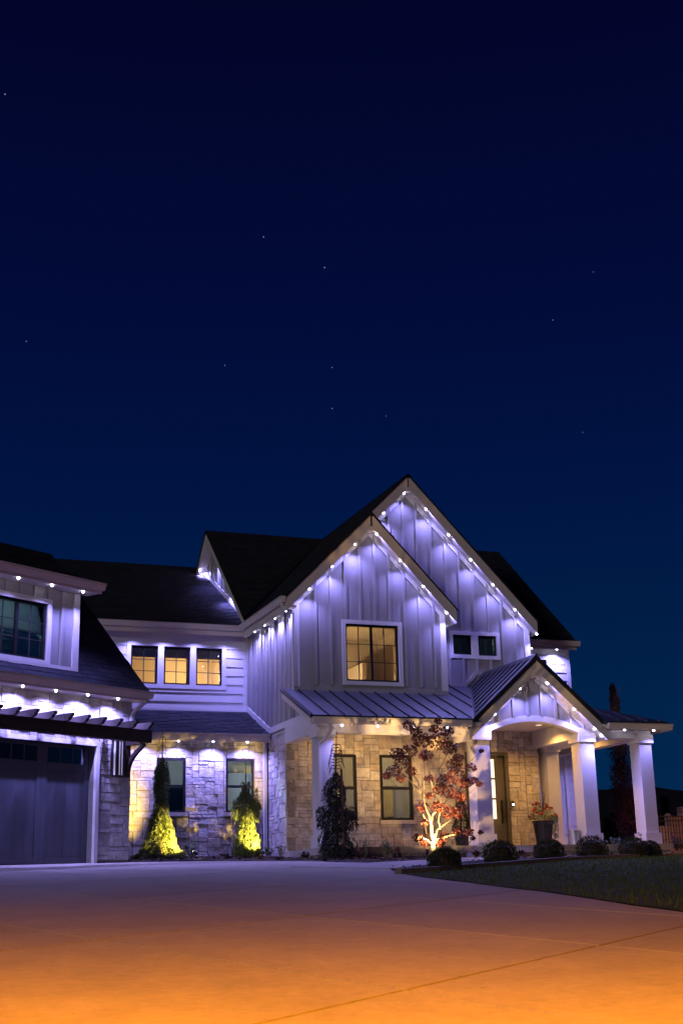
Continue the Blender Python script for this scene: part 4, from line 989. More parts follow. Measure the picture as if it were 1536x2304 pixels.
# ------------------------------------------------------------------ eave lights
def leds_plane(fr, d, pts, tw, pw=1.0, dz=0):
    for x, y in pts:
        a, z = fr.px(x, y, d); led((*fr.P(a, d, z)[:2], z + dz), tw, pw)
def rake_leds(yp, zf, T, pts, pw=1.0):
    for x, y in pts:
        a = PY(x, y, yp)[0]; led((a, yp, zf(a) - T - .022), (0, 1, 0), pw)
zAr = lambda a: zleft(a) if a <= AX else AZ - 1.05 * (a - AX)
zDr = lambda a: zleft(a) if a <= DX else DZ - 1.05 * (a - DX)
rake_leds(29.76, zAr, .40, [(846.6, 1189), (899, 1247), (951, 1304), (1003, 1360), (798, 1213), (747, 1263), (695.5, 1314)])
rake_leds(30.72, zDr, .40, [(957, 1129.5), (1007.5, 1182.7), (1057, 1236), (1106.5, 1290), (1156, 1343.5), (1204.7, 1397.4), (907.7, 1101), (862, 1147)])
for x, y in ((643.4, 1357), (618.5, 1374), (595, 1391), (573, 1407)):
    led((9.80, float(PX(x, y, 9.80)[1]), zleft(9.80) - .43), (1, 0, 0), 1.0, .15)
led((14.25, 30.45, 6.62), (-1, 0, 0), .45)
for x, y in ((1194.8, 1448), (1251, 1451)): led((float(PY(x, y, EY - .02)[0]), EY - .02, zmain(0, EY - .02) - .29), (0, 1, 0), 1.3, .1)
for x, y in ((302.7, 1416), (375, 1420.8), (446, 1424), (517, 1427)): a, z = FGw.px(x, y, -.36); led((a, gG - .36, 6.92), (0, 1, 0), 1.5, -.2)
led((5.9, gG - .36, 6.92), (0, 1, 0), 1.1)
for x, y in ((325, 1665), (402, 1666.7), (480, 1668.5), (556.5, 1669.3)): a, z = FH.px(x, y, -.28); led((a, hH - .28, 3.78), (0, 1, 0), 1.45, -.1)
for x, y in ((-20, 1531), (52, 1540), (126.8, 1549.5), (198.4, 1558.9), (266, 1567)): a, z = FG.px(x, y, -.36); led(FG.P(a, -.36, 4.05), (GY[0], GY[1], 0), 2.6, .15)
for x, y in ((-33, 1284), (42.4, 1300.8), (117.7, 1317), (187.5, 1332)): a, z = FDm.px(x, y, -.34); led(FDm.P(a, -.34, 6.13), (GY[0], GY[1], 0), 1.4)
for x in (769, 850, 930, 1005): a, z = FE.px(x, 1632, -.28); led((a, 28.25 - .28, 3.72), (0, 1, 0), .8)
led((*PY(1053.5, 1632, 28.0)[:2], 3.77), (0, 1, 0), .7)
zEr_ = lambda a: EZ - EP * abs(a - EX)
rake_leds(28.02, zEr_, .40, [(1229, 1523.8), (1289, 1575), (1349, 1625), (1168, 1536), (1111, 1585)], .9)
for x in (1336, 1403.5, 1469): a, z = FE.px(x, 1638, -.25); led((a, 28.0, 3.775), (0, 1, 0), .8)
led((9.74, 38.55, RZ - .335 - EPIT * (38.55 - RY)), (1, 0, 0), 1.2, .5)
led((9.76, 36.8, zmain(0, 36.8) - .335), (1, 0, 0), 1.0, .5); led((9.76, 35.4, zmain(0, 35.4) - .335), (1, 0, 0), 1.0, .5)
for yy in (29.3, 30.3, 31.3, 32.3): led((19.02, yy, 3.775), (-1, 0, 0), .9)  # unseen side row, added to light the columnar tree
# recessed porch downlights
for (x, y, pw) in ((11.2, 29.9, 58), (13.2, 29.9, 46), (15.0, 29.9, 75), (16.25, 29.3, 260), (18.0, 30.2, 80)):
    m = MB(); m.lathe((x, y, 4.008), [(.06, 0), (.075, .005), (.075, .02)], 16); o = m.build('recessed_light', 'downlens', HOUSE)
    lamp('porch_lamp', 'SPOT', (x, y, 3.99), (1, .50, .10), pw, o, (0, 0, -1), 150, .8, .05)

# ================================================================== PLANTS
def at(px, py, y): p = PY(px, py, y); return float(p[0]), y
def leafquad(mb, p, d, up, L, w):
    d = d.normalized(); s = d.cross(up)
    if s.length < 1e-4: s = d.cross(Vector((1, 0, 0)))
    s = s.normalized() * w
    mb.poly([p, p + d * (L * .45) + s, p + d * L, p + d * (L * .45) - s], [(0, 1, 2, 3)])
def prof_at(prof, h):
    for (h0, r0), (h1, r1) in zip(prof[:-1], prof[1:]):
        if h0 <= h <= h1: return r0 + (r1 - r0) * (h - h0) / (h1 - h0)
    return 0
def weeping(mb, base, prof, N, R, skew=(0, 0), size=1.0):
    """weeping habit: branches arch out from the leader and hang, each clothed in needle sprays"""
    H = prof[-1][0]; rm = max(r for _, r in prof); done = 0
    while done < N:
        h = R.uniform(.02, H); r = prof_at(prof, h)
        if R.random() > (r / rm) * .6 + .42: continue
        a = R.uniform(0, 2 * math.pi); out = Vector((math.cos(a), math.sin(a), 0)); side = Vector((-out.y, out.x, 0))
        reach = r * R.uniform(.70, 1.12); drop = min(h * .9, R.uniform(.14, .30) + .3 * reach); k = 1 - h / H; sw = R.uniform(-.25, .25)
        pts = []
        for t in np.linspace(0, 1, 9):
            q = Vector((base[0] + skew[0] * k, base[1] + skew[1] * k, base[2] + h)) + out * (reach * math.sin(min(1, t * 1.25) * math.pi / 2)) + side * (sw * reach * t)
            q.z += .07 * math.sin(t * 2.4) - drop * t ** 2.2; pts.append(q)
        m = int(16 + 34 * reach / .45)
        for i in range(m):
            t = R.random() ** .7 * 7.99; i0 = int(t); q = pts[i0].lerp(pts[i0 + 1], t - i0); d0 = (pts[i0 + 1] - pts[i0]).normalized()
            q = q + Vector((R.uniform(-1, 1), R.uniform(-1, 1), R.uniform(-1, .6))) * (.026 * size)
            d = (d0 * .6 + Vector((R.uniform(-.55, .55), R.uniform(-.55, .55), -R.uniform(.25, 1.0))) + out * .2).normalized()
            leafquad(mb, q, d, Vector((R.uniform(-1, 1), R.uniform(-1, 1), .3)), R.uniform(.045, .095) * size, R.uniform(.006, .0105) * size)
        done += m
def spruce(name, label, base, prof, N, mat, seed, top, trunk='barkd', skew=(0, 0), fish=(), lean=0, stake=None):
    R = random.Random(seed); z = zg(*base) + .02; b = (base[0], base[1], z); T = empty(name, b, label, 'tree', 'weeping spruces along the house')
    mb = MB(); H = prof[-1][0]
    mb.tube([(b[0], b[1], z - .1), (b[0] + .01, b[1], z + H * .5), (b[0] + .0, b[1], z + H), (b[0] + lean * .5, b[1], z + (H + top) / 2), (b[0] + lean, b[1], z + top)], [.045, .03, .018, .012, .006], 7); mb.build('trunk', trunk, T)
    mb = MB(); weeping(mb, b, prof, N, R, skew)
    mb.build('crown', mat, T, fix=False)
    if fish:
        mb = MB(); h0, h1, n, reach = fish
        for i in range(n):
            h = h0 + (h1 - h0) * i / max(1, n - 1); rr = reach * (1 - .45 * i / n) * R.uniform(.8, 1.1)
            for sgn in (-1, 1):
                a = R.uniform(-.5, .5) + (math.pi if sgn < 0 else 0) - .35; x0 = b[0] + lean * max(0, (h - H) / (top - H))
                pts = [Vector((x0, b[1], z + h))] + [Vector((x0 + math.cos(a) * rr * t ** .6, b[1] + math.sin(a) * rr * t ** .6, z + h + .10 * math.sin(t * 2.2) * rr / .2 - .20 * t * t)) for t in (.2, .45, .7, 1.0)]
                mb.tube(pts, [.010, .010, .010, .009, .006], 5)
        mb.build('drooping_twigs', trunk if mat == 'needled' else mat, T)
    return T, b
s1b = at(362, 1938, 30.35)
spruce('weeping_spruce', 'weeping spruce with a broad yellow lit skirt beside the garage corner', s1b, [(0, .60), (.12, .56), (.3, .42), (.55, .33), (.8, .27), (1.05, .17), (1.3, .15), (1.5, .12), (1.75, .18), (2.05, .17), (2.2, .12), (2.3, .04)], 15000, 'needle', 1, 2.9, skew=(-.05, 0), fish=(2.40, 2.78, 3, .12))
s2b = at(553, 1938, 30.35)
T2, b2 = spruce('weeping_spruce', 'yellow lit weeping spruce with a curled leader before the second stone wall window', s2b, [(0, .22), (.15, .29), (.4, .34), (.65, .27), (.8, .14), (.98, .13), (1.15, .30), (1.35, .30), (1.45, .16), (1.55, .1), (1.62, .05)], 9500, 'needle', 2, 2.25, skew=(.03, 0))
mb = MB()
for k in range(5):
    a0 = k * 1.3; pts = [Vector((b2[0] + .11 * math.cos(a0) * math.sin(t * 1.6) , b2[1] + .11 * math.sin(a0) * math.sin(t * 1.6), b2[2] + 1.60 + .20 * math.sin(t * 2.1) - .06 * t)) for t in np.linspace(0, 1.9, 9)]; mb.tube(pts, .011, 5)
mb.build('curled_leader', 'needle', T2)
mb = MB(); R = random.Random(77); bb = (b2[0] + .22, b2[1], b2[2] + 1.12); weeping(mb, bb, [(0, .14), (.25, .12), (.4, .08), (.5, .05)], 700, R); mb.build('crown', 'needle', T2, fix=False)
s3b = at(759, 1938, 27.45)
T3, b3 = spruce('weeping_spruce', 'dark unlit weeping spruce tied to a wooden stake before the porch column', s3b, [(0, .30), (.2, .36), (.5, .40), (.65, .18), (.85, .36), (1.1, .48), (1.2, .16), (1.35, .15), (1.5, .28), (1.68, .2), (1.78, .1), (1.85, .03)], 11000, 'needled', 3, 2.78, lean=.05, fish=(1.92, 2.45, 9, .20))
mb = MB(); mb.tube([(b3[0] + .08, b3[1] - .25, b3[2] - .1), (b3[0] + .05, b3[1] - .24, b3[2] + 1.9)], .026, 6); mb.build('stake', 'stake', T3)

# red japanese maple
my = 26.75
def mp(px, py, dy=0.): q = PY(px, py, my + dy); return Vector(q)
R = random.Random(5); mbase = mp(972, 1938); mbase.z = zg(mbase.x, mbase.y)
MAP = empty('japanese_maple', tuple(mbase), 'red leaved maple with a brightly uplit trunk before the porch', 'tree')
BR = [
 ([(972, 1940, 0), (974, 1915, 0), (974, 1902, 0), (975, 1888, 0)], .052, .045),
 ([(975, 1889, 0), (971, 1868, -.02), (969, 1850, -.04), (972, 1832, -.06), (984, 1822, -.08), (992, 1804, -.1), (994, 1783, -.1)], .040, .014),
 ([(969, 1850, -.04), (966, 1838, .03), (959, 1821, .08), (954, 1808, .12), (953, 1794, .15), (943, 1777, .2), (940, 1758, .22)], .028, .012),
 ([(977, 1884, 0), (983, 1868, .1), (990, 1862, .14), (1009, 1848, .2), (1023, 1840, .3)], .030, .010),
 ([(976, 1888, 0), (986, 1890, -.1), (1000, 1883, -.15), (1015, 1879, -.2), (1048, 1875, -.3), (1067, 1881, -.35)], .028, .008),
 ([(973, 1898, 0), (965, 1893, -.1), (957, 1887, -.15), (940, 1885, -.25)], .018, .007),
 ([(970, 1845, -.04), (977, 1830, .1), (982, 1815, .15), (977, 1790, .2)], .022, .012),
 ([(990, 1866, .12), (986, 1846, .1), (991, 1826, .05), (1000, 1806, .0)], .014, .008),
 ([(953, 1794, .15), (955, 1740, .2), (954, 1700, .2), (950, 1650, .15)], .012, .005),
 ([(977, 1790, .2), (966, 1745, .1), (962, 1695, .05), (945, 1650, .0), (925, 1635, -.05)], .012, .005),
 ([(994, 1783, -.1), (986, 1735, -.15), (990, 1685, -.1), (985, 1615, -.05)], .014, .004),
 ([(994, 1783, -.1), (1018, 1752, -.2), (1040, 1712, -.25), (1050, 1690, -.25)], .011, .004),
 ([(1000, 1806, 0), (1030, 1780, .1), (1058, 1748, .15), (1075, 1762, .15)], .010, .004),
 ([(943, 1777, .2), (905, 1740, .1), (875, 1746, .05)], .010, .004),
 ([(940, 1758, .22), (908, 1712, .2), (885, 1695, .15)], .010, .004),
 ([(985, 1735, -.15), (1010, 1690, -.05), (1010, 1645, .0)], .009, .004),
 ([(965, 1850, 0), (955, 1840, -.1), (945, 1825, -.15)], .012, .005),
]
mb, mbt = MB(), MB()
for pts, r0, r1 in BR:
    P = [mp(*q) for q in pts]; Q = []
    for i in range(len(P) - 1):
        Q.append(P[i]); Q.append((P[i] + P[i + 1]) / 2 + Vector((R.uniform(-.012, .012), R.uniform(-.012, .012), 0)))
    Q.append(P[-1]); (mb if r0 > .0105 else mbt).tube(Q, [r0 + (r1 - r0) * i / (len(Q) - 1) for i in range(len(Q))], 7)
mb.build('trunk', 'bark', MAP, smooth=True); mbt.build('upper_branches', 'barkd', MAP, smooth=True)  # upper branches sit out of the beam: that shade is in their darker bark
CL = [(985, 1622, 9), (976, 1640, 12), (920, 1632, 14), (935, 1645, 14), (1005, 1645, 15), (948, 1664, 22), (985, 1668, 24), (1010, 1682, 20), (920, 1690, 18), (893, 1696, 17), (958, 1700, 16), (1030, 1705, 12), (1020, 1722, 18),
      (905, 1716, 18), (885, 1735, 17), (870, 1746, 10), (902, 1751, 11), (925, 1735, 12), (965, 1752, 11), (1000, 1757, 20), (1025, 1747, 22), (1045, 1762, 15), (1060, 1727, 12), (1065, 1757, 11), (1078, 1764, 7), (1010, 1782, 19), (1035, 1792, 14),
      (988, 1776, 14), (965, 1790, 9), (950, 1815, 14), (985, 1815, 15), (1010, 1826, 18), (1030, 1832, 12), (1040, 1818, 10), (955, 1850, 9), (1000, 1880, 11), (1030, 1872, 11), (1055, 1872, 11), (1080, 1873, 6), (1063, 1886, 5), (940, 1885, 11), (958, 1896, 11), (990, 1896, 11), (1082, 1690, 5)]
def starleaf(mb, p, nrm, s, R):
    nrm = nrm.normalized(); u = nrm.cross(Vector((0, 0, 1)))
    u = (u if u.length > .1 else Vector((1, 0, 0))).normalized(); w = nrm.cross(u); a0 = R.uniform(0, 6.28); pts = []
    for i, L in enumerate((1.0, .38, .85, .36, .6, .22, .35, .22, .6, .36, .85, .38)):
        a = a0 + i * math.pi / 6 * .93; pts.append(p + (u * math.cos(a) + w * math.sin(a)) * (s * L) + nrm * (R.uniform(-.1, .1) * s))
    mb.poly(pts, [tuple(range(12))])
mb = MB()
for (x, y, r) in CL:
    dyc = R.uniform(-.45, .45)
    for i in range(int(r * 11)):
        a = R.uniform(0, 6.28); q = r * math.sqrt(R.random()) * 1.05
        p = mp(x + q * math.cos(a), y + q * math.sin(a) * .75, dyc + R.uniform(-.22, .22))
        starleaf(mb, p, Vector((R.uniform(-1, 1), R.uniform(-1, 1), R.uniform(.1, 1.2))), R.uniform(.028, .050), R)
mb.build('crown', 'maple', MAP, fix=False)
mb = MB()
for (x, y, r) in CL:
    for i in range(3):
        p0 = mp(x, y, 0); p1 = mp(x + R.uniform(-r, r), y - R.uniform(.2, 1) * r, R.uniform(-.3, .3)); p2 = mp(x + (972 - x) * .25, y + 26, 0); mb.tube([p2, p0, p1], [.005, .004, .002], 4)
mb.build('twigs', 'barkd', MAP)

# clipped box balls
def leafball(mb, c, rx, rz, N, R, leaf=.028, flat=True):
    for i in range(N):
        u = R.uniform(-1, 1); a = R.uniform(0, 6.28); s = math.sqrt(1 - u * u); q = R.uniform(.80, 1.04) + .05 * math.sin(5 * a + 4 * u)
        if u < -.75: continue
        d = Vector((s * math.cos(a), s * math.sin(a), u)); p = Vector(c) + Vector((d.x * rx * q, d.y * rx * q, d.z * rz * q))
        leafquad(mb, p, d + Vector((R.uniform(-.9, .9), R.uniform(-.9, .9), R.uniform(-.5, .9))), Vector((R.uniform(-1, 1), R.uniform(-1, 1), R.uniform(-1, 1))), leaf * R.uniform(.8, 1.5), leaf * R.uniform(.28, .45))
def gpix(px, py):     # first hit of a pixel ray on the ground
    d = ray(px, py); lo = 2.
    while lo < 60 and d[2] * lo > zg(d[0] * lo, d[1] * lo): lo += .02
    return d[0] * lo, d[1] * lo
BX = [((1001, 1955), 21.4, 33, 31, 'round clipped boxwood at the driveway end of the shrub row'), ((1126, 1946), 24.0, 34, 34, 'second clipped boxwood ball from the driveway end of the shrub row'),
      ((1236, 1940), 26.2, 31, 31, 'clipped boxwood ball before the potted flowers'), ((1333, 1936), 27.6, 32, 34, 'clipped boxwood ball before the arched entry column'),
      ((1425, 1929), 28.8, 28, 30, 'larger clipped boxwood mound before the end porch column'), ((1461, 1928), 29.2, 23, 24, 'smaller boxwood mound touching the larger one before the end column')]
for k, ((px, py), s, w, h, lab) in enumerate(BX):
    d = ray(px, py); t = s / (d[0] * .353 + d[1] * .936); x, y = d[0] * t, d[1] * t; R = random.Random(200 + k); sc = s / F_PX * 1.06
    z = zg(x, y); T = empty('boxwood', (x, y, z), lab, 'shrub', 'clipped boxwoods along the walk')
    rx, rz = w * sc, h * sc * .82; mb = MB(); leafball(mb, (x, y, z + rz * .62), rx, rz, 2600, R); mb.build('crown', 'box', T, fix=False)
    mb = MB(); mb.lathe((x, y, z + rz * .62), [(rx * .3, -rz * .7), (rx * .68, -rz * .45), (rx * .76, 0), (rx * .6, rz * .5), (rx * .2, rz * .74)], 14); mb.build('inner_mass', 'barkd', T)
    mb = MB(); mb.tube([(x, y, z - .05), (x, y, z + .2)], .03, 6); mb.build('stem', 'barkd', T)
# loose shrubs
def shrub(px, base_py, top_py, halfw, y, mat, lab, seed, stems=9, leaves=16, leaf=.05, zbase=None, cat='shrub', grp='loose leafy shrubs in the beds'):
    x, y = at(px, base_py, y); z = zg(x, y) + .02; R = random.Random(seed); sc = math.hypot(x, y) / F_PX; H = max(.15, PY(px, top_py, y)[2] - z); rw = halfw * sc
    T = empty('leafy_shrub', (x, y, z), lab, cat, grp); ms, ml = MB(), MB()
    for i in range(stems):
        a = R.uniform(0, 6.28); r = rw * math.sqrt(R.random()) * .95; h = H * R.uniform(.62, 1.0) * (1 - .25 * (r / max(rw, .01)) ** 2)
        p = [Vector((x + r * .15 * math.cos(a), y + r * .15 * math.sin(a), z - .03)), Vector((x + r * .6 * math.cos(a), y + r * .6 * math.sin(a), z + h * .55)), Vector((x + r * math.cos(a), y + r * math.sin(a), z + h))]
        ms.tube(p, [.007, .005, .003], 5)
        for k in range(int(leaves * 1.8)):
            t = R.uniform(.25, 1.0); q = p[0].lerp(p[1], t * 2) if t < .5 else p[1].lerp(p[2], t * 2 - 1); b = R.uniform(0, 6.28)
            leafquad(ml, q, Vector((math.cos(b), math.sin(b), R.uniform(-.2, .9))), Vector((R.uniform(-.4, .4), R.uniform(-.4, .4), 1)), leaf * R.uniform(.8, 1.5), leaf * R.uniform(.26, .42))
    ms.build('stems', 'bark', T); ml.build('foliage', mat, T, fix=False)
shrub(433, 1938, 1888, 20, 30.9, 'shrub', 'pale green shrub with bare lower stems between the two lit spruces', 1, 11, 14)
shrub(602, 1938, 1902, 14, 31.0, 'shrub', 'pale green shrub at the foot of the middle wing downspout', 2, 8, 14)
shrub(634, 1938, 1894, 13, 29.6, 'shrub', 'slim pale green shrub against the stone return wall', 3, 6, 14)
shrub(822, 1940, 1884, 14, 27.5, 'shrub', 'slim open green shrub beside the staked dark spruce', 4, 5, 14)
shrub(870, 1940, 1884, 22, 27.6, 'shrub', 'fuller pale green shrub between staked spruce and red maple', 5, 12, 16)
shrub(1088, 1936, 1884, 18, 27.4, 'shrub', 'pale green shrub hiding the plinth of the column beside the door', 6, 9, 14)
shrub(1030, 1938, 1900, 16, 27.3, 'shrub', 'low green shrub right behind the red maple trunk', 16, 8, 14)
shrub(1390, 1930, 1878, 24, 28.0, 'sage', 'grey green shrub between the last two porch columns', 7, 14, 18)
shrub(1446, 1926, 1863, 9, 27.9, 'sage', 'thin upright seedling before the end porch column', 8, 3, 14)
shrub(1527, 1925, 1872, 20, 30.5, 'sage', 'grey green shrub before the iron fence', 9, 14, 20)
G2 = 'low dark purple perennials'
shrub(505, 1946, 1928, 11, 29.4, 'darkleaf', 'low dark purple plant between shrub and curled spruce', 10, 10, 12, .04, None, 'plant', G2)
shrub(578, 1944, 1920, 6, 29.6, 'darkleaf', 'small dark plant right beside the curled spruce', 11, 5, 12, .04, None, 'plant', G2)
shrub(685, 1948, 1924, 14, 27.7, 'darkleaf', 'dark purple plant before the corner column downspout', 12, 10, 14, .045, None, 'plant', G2)
shrub(897, 1948, 1928, 13, 26.6, 'darkleaf', 'dark purple plant near the red maple trunk', 13, 9, 14, .045, None, 'plant', G2)
shrub(1072, 1942, 1918, 13, 26.9, 'darkleaf', 'dark purple plant between the first two boxwood balls', 14, 10, 14, .045, None, 'plant', G2)
shrub(1172, 1940, 1918, 13, 27.4, 'darkleaf', 'dark purple plant before the porch step', 15, 10, 14, .045, None, 'plant', G2)

# columnar purple beech beyond the porch
ty = 36.0
tb = at(1412, 1900, ty); tz = zg(*tb); R = random.Random(31)
TB = empty('columnar_beech', (*tb, tz), 'narrow columnar tree with purple leaves beyond the porch', 'tree')
mb = MB(); ax = [(1412, 1905), (1408, 1850), (1400, 1780), (1393, 1700), (1386, 1620), (1376, 1545)]
AXP = [Vector(PY(a, b, ty)) for a, b in ax]; AXP[0].z = tz - .1; mb.tube(AXP, [.07, .06, .05, .035, .02, .008], 7)
for k in range(26):
    t = R.uniform(.3, 4.2); i = int(t); p = AXP[i].lerp(AXP[i + 1], t - i); a = R.uniform(0, 6.28); L = R.uniform(.5, 1.0)
    mb.tube([p, p + Vector((math.cos(a) * .16, math.sin(a) * .16, L * .5)), p + Vector((math.cos(a) * .24, math.sin(a) * .24, L))], [.014, .010, .004], 5)
mb.build('trunk', 'bark', TB)
mb = MB(); WID = [(0, .10), (.6, .34), (1.5, .46), (2.5, .44), (3.3, .34), (4.0, .17), (4.6, .15), (5.0, .06)]
for k in range(9000):
    t = R.uniform(.15, 5.0); i = min(4, int(t)); p = AXP[i].lerp(AXP[i + 1], t - i); a = R.uniform(0, 6.28)
    rr = prof_at(WID, t) * (R.random() ** .5) * (.8 + .35 * math.sin(4 * a + t * 6) * math.sin(t * 9 + 1)); p = p + Vector((rr * math.cos(a), rr * math.sin(a), R.uniform(-.1, .1)))
    leafquad(mb, p, Vector((R.uniform(-1, 1), R.uniform(-1, 1), R.uniform(-.6, 1))), Vector((R.uniform(-1, 1), R.uniform(-1, 1), 1)), R.uniform(.06, .10), R.uniform(.02, .032))
mb.build('crown', 'beech', TB, fix=False)
# dim trees far behind the fence and the porch
for k, (px, py, top, hw, y, lab) in enumerate([(1500, 1870, 1792, 26, 52, 'dim rounded tree showing above the iron fence'), (1470, 1880, 1800, 14, 50, 'dim slim tree between end column and fence'), (1368, 1900, 1842, 10, 46, 'dim yellowish shrub between the porch columns'), (1384, 1905, 1830, 9, 50, 'dim slender conifer beyond the columnar tree'), (1545, 1880, 1782, 24, 55, 'dim tree behind the tall tan wall pillar')]):
    x, y = at(px, py, y); z = zg(x, y); R = random.Random(300 + k); sc = math.hypot(x, y) / F_PX; H = PY(px, top, y)[2] - z; rw = hw * sc
    T = empty('background_tree', (x, y, z), lab, 'tree', 'dim trees beyond the fence'); mb = MB(); mb.tube([(x, y, z - .1), (x, y, z + H * .8)], [.08, .02], 6); mb.build('trunk', 'barkd', T); mb = MB()
    for i in range(1100):
        h = R.random(); r = rw * (math.sin(min(1, h * 1.2 + .12) * math.pi * .92)) * math.sqrt(R.random()) * (.8 + .3 * math.sin(9 * h + k)); a = R.uniform(0, 6.28)
        leafquad(mb, Vector((x + r * math.cos(a), y + r * math.sin(a), z + H * (.12 + .86 * h))), Vector((R.uniform(-1, 1), R.uniform(-1, 1), R.uniform(-.6, 1))), Vector((R.uniform(-1, 1), R.uniform(-1, 1), 1)), R.uniform(.09, .16), R.uniform(.03, .05))
    mb.build('crown', 'darktree', T, fix=False)

# ================================================================== THINGS
# tall glazed planter with flowers
def planter():
    x, y = 16.52, 29.9; R = random.Random(8); z = FL
    T = empty('flower_planter', (x, y, z), 'tall dark glazed pot with red flowers and dark spikes on the porch', 'planter')
    mb = MB(); mb.lathe((x, y, z), [(.17, 0), (.18, .02), (.25, .58), (.275, .62), (.275, .66), (.23, .66), (.22, .60)], 22); mb.build('pot', 'pot', T, smooth=False)
    mb = MB(); c = Vector((x, y, z + .66))
    for i in range(700):
        a = R.uniform(0, 6.28); r = .40 * math.sqrt(R.random()); h = .42 * (1 - (r / .42) ** 2) * R.uniform(.2, 1.1)
        leafquad(mb, c + Vector((r * math.cos(a), r * math.sin(a), h)), Vector((math.cos(a), math.sin(a), R.uniform(-.5, .8))), Vector((0, 0, 1)), R.uniform(.04, .08), R.uniform(.012, .022))
    mb.build('foliage', 'shrub', T, fix=False)
    mb = MB()
    for i in range(420):     # trailing side
        a = R.uniform(-.9, .7); r = R.uniform(.24, .36); h = -R.random() ** 1.5 * .55 + .12
        leafquad(mb, c + Vector((r * math.cos(a), r * math.sin(a) - .05, h)), Vector((math.cos(a) * .5, math.sin(a) * .5, -1)), Vector((R.uniform(-1, 1), R.uniform(-1, 1), .3)), R.uniform(.03, .055), R.uniform(.01, .02))
    mb.build('trailing_foliage', 'sage', T, fix=False)
    for i in range(34):
        a = R.uniform(1.2, 6.6); r = R.uniform(.12, .41); h = .42 * (1 - (r / .45) ** 2) + R.uniform(-.12, .08); q = c + Vector((r * math.cos(a), r * math.sin(a), h)); mb = MB()
        for k in range(9): b = R.uniform(0, 6.28); leafquad(mb, q, Vector((math.cos(b), math.sin(b), R.uniform(-.3, .8))), Vector((R.uniform(-1, 1), R.uniform(-1, 1), 1)), .06, .027)
        mb.build('flower', 'red', T, fix=False)
    for i in range(13):
        a = R.uniform(0, 6.28); t = R.uniform(.05, .75); L = R.uniform(.48, .68); d = Vector((math.cos(a) * t, math.sin(a) * t, 1)).normalized(); mb = MB(); s = d.cross(Vector((.3, -1, 0))).normalized(); p = c + Vector((0, 0, .12)); n_ = d.cross(s)
        mb.hexa([p - s * .012, p + n_ * .006, p + s * .012], [p + d * L - s * .002, p + d * L + n_ * .002, p + d * L + s * .002]); mb.build('spike_leaf', 'spike', T)
planter()
# potted evergreen left of the door
x, y = 14.30, 30.05; T = empty('potted_evergreen', (x, y, FL), 'dark green clipped evergreen in a dark pot between maple and front door', 'plant'); R = random.Random(9)
mb = MB(); mb.lathe((x, y, FL), [(.13, 0), (.19, .36), (.205, .38), (.205, .42), (.17, .42)], 18); mb.build('pot', 'pot', T)
mb = MB()
for i in range(2600):
    h = R.random() ** 1.3; r = .24 * (1 - h * .8) * (.7 + .35 * R.random()); a = R.uniform(0, 6.28)
    leafquad(mb, Vector((x + r * math.cos(a), y + r * math.sin(a), FL + .40 + .85 * h)), Vector((math.cos(a), math.sin(a), R.uniform(-.2, 1.2))), Vector((R.uniform(-1, 1), R.uniform(-1, 1), 1)), R.uniform(.03, .05), R.uniform(.010, .016))
mb.build('crown', 'box', T, fix=False); mb = MB(); mb.tube([(x, y, FL + .4), (x, y, FL + 1.1)], [.03, .01], 6); mb.build('stem', 'barkd', T)
# galvanised buckets
def bucket(c, r, h, lab):
    T = empty('metal_bucket', c, lab, 'bucket', 'galvanised buckets by the porch column'); mb = MB()
    mb.lathe(c, [(r * .78, 0), (r * .80, .01), (r * .90, h * .55), (r * .93, h * .56), (r * .93, h * .6), (r * .90, h * .61), (r * .93, h * .75), (r * .96, h * .76), (r * .96, h * .8), (r * .93, h * .81), (r * .98, h * .96), (r * 1.03, h * .965), (r * 1.03, h), (r * .95, h), (r * .80, h * .2)], 26); mb.build('bucket_body', 'galv', T)
    for s in (-1, 1):
        mb = MB(); mb.tube([(c[0] + s * r * .98, c[1] - .05, c[2] + h * .86), (c[0] + s * (r + .04), c[1] - .05, c[2] + h * .82), (c[0] + s * (r + .04), c[1] + .05, c[2] + h * .82), (c[0] + s * r * .98, c[1] + .05, c[2] + h * .86)], .007, 6); mb.build('handle', 'galv', T)
bp = PY(1293, 1905, 28.55); bucket((float(bp[0]), 28.55, FL), .15, .36, 'tall galvanised metal bucket standing on the porch beside the entry column')
bp = PY(1317, 1925, 27.6); bucket((float(bp[0]), 27.60, zg(bp[0], 27.6) + .02), .145, .27, 'short galvanised metal bucket on the ground below the entry column')
# landscape uplights
def uplight(P, aim, power, lab, size=70, col=WARM):
    P = Vector(P); aim = Vector(aim) - (P + Vector((0, 0, .16))); a = aim.normalized(); T = empty('landscape_uplight', tuple(P), lab, 'spotlight', 'ground spotlights in the planting beds')
    mb = MB(); mb.tube([P + Vector((0, 0, -.08)), P + Vector((0, 0, .10))], .012, 6); mb.build('spike', 'fix', T)
    c = P + Vector((0, 0, .13)); mb = MB(); mb.tube([c - a * .06, c - a * .05, c + a * .05, c + a * .055], [.02, .034, .040, .036], 12); mb.build('lamp_head', 'fix', T)
    mb = MB(); mb.tube([c + a * .056, c + a * .060], .031, 12); mb.build('lens', 'uplens', T)
    lamp('uplight_lamp', 'SPOT', c + a * .07, col, power, T, a, size, .6, .02)
z = zg(*s1b); uplight((s1b[0] + .66, s1b[1] - .62, z), (s1b[0] + .08, s1b[1] - .02, z + .55), UP_W * 6.0, 'small bronze ground spotlight aimed at the broad spruce', 62, (1, .64, .12))
z = zg(*s2b); uplight((s2b[0] + .20, s2b[1] - .72, z), (s2b[0] + .05, s2b[1], z + .60), UP_W * 4.2, 'small bronze ground spotlight aimed at the curled spruce', 58, (1, .66, .12))
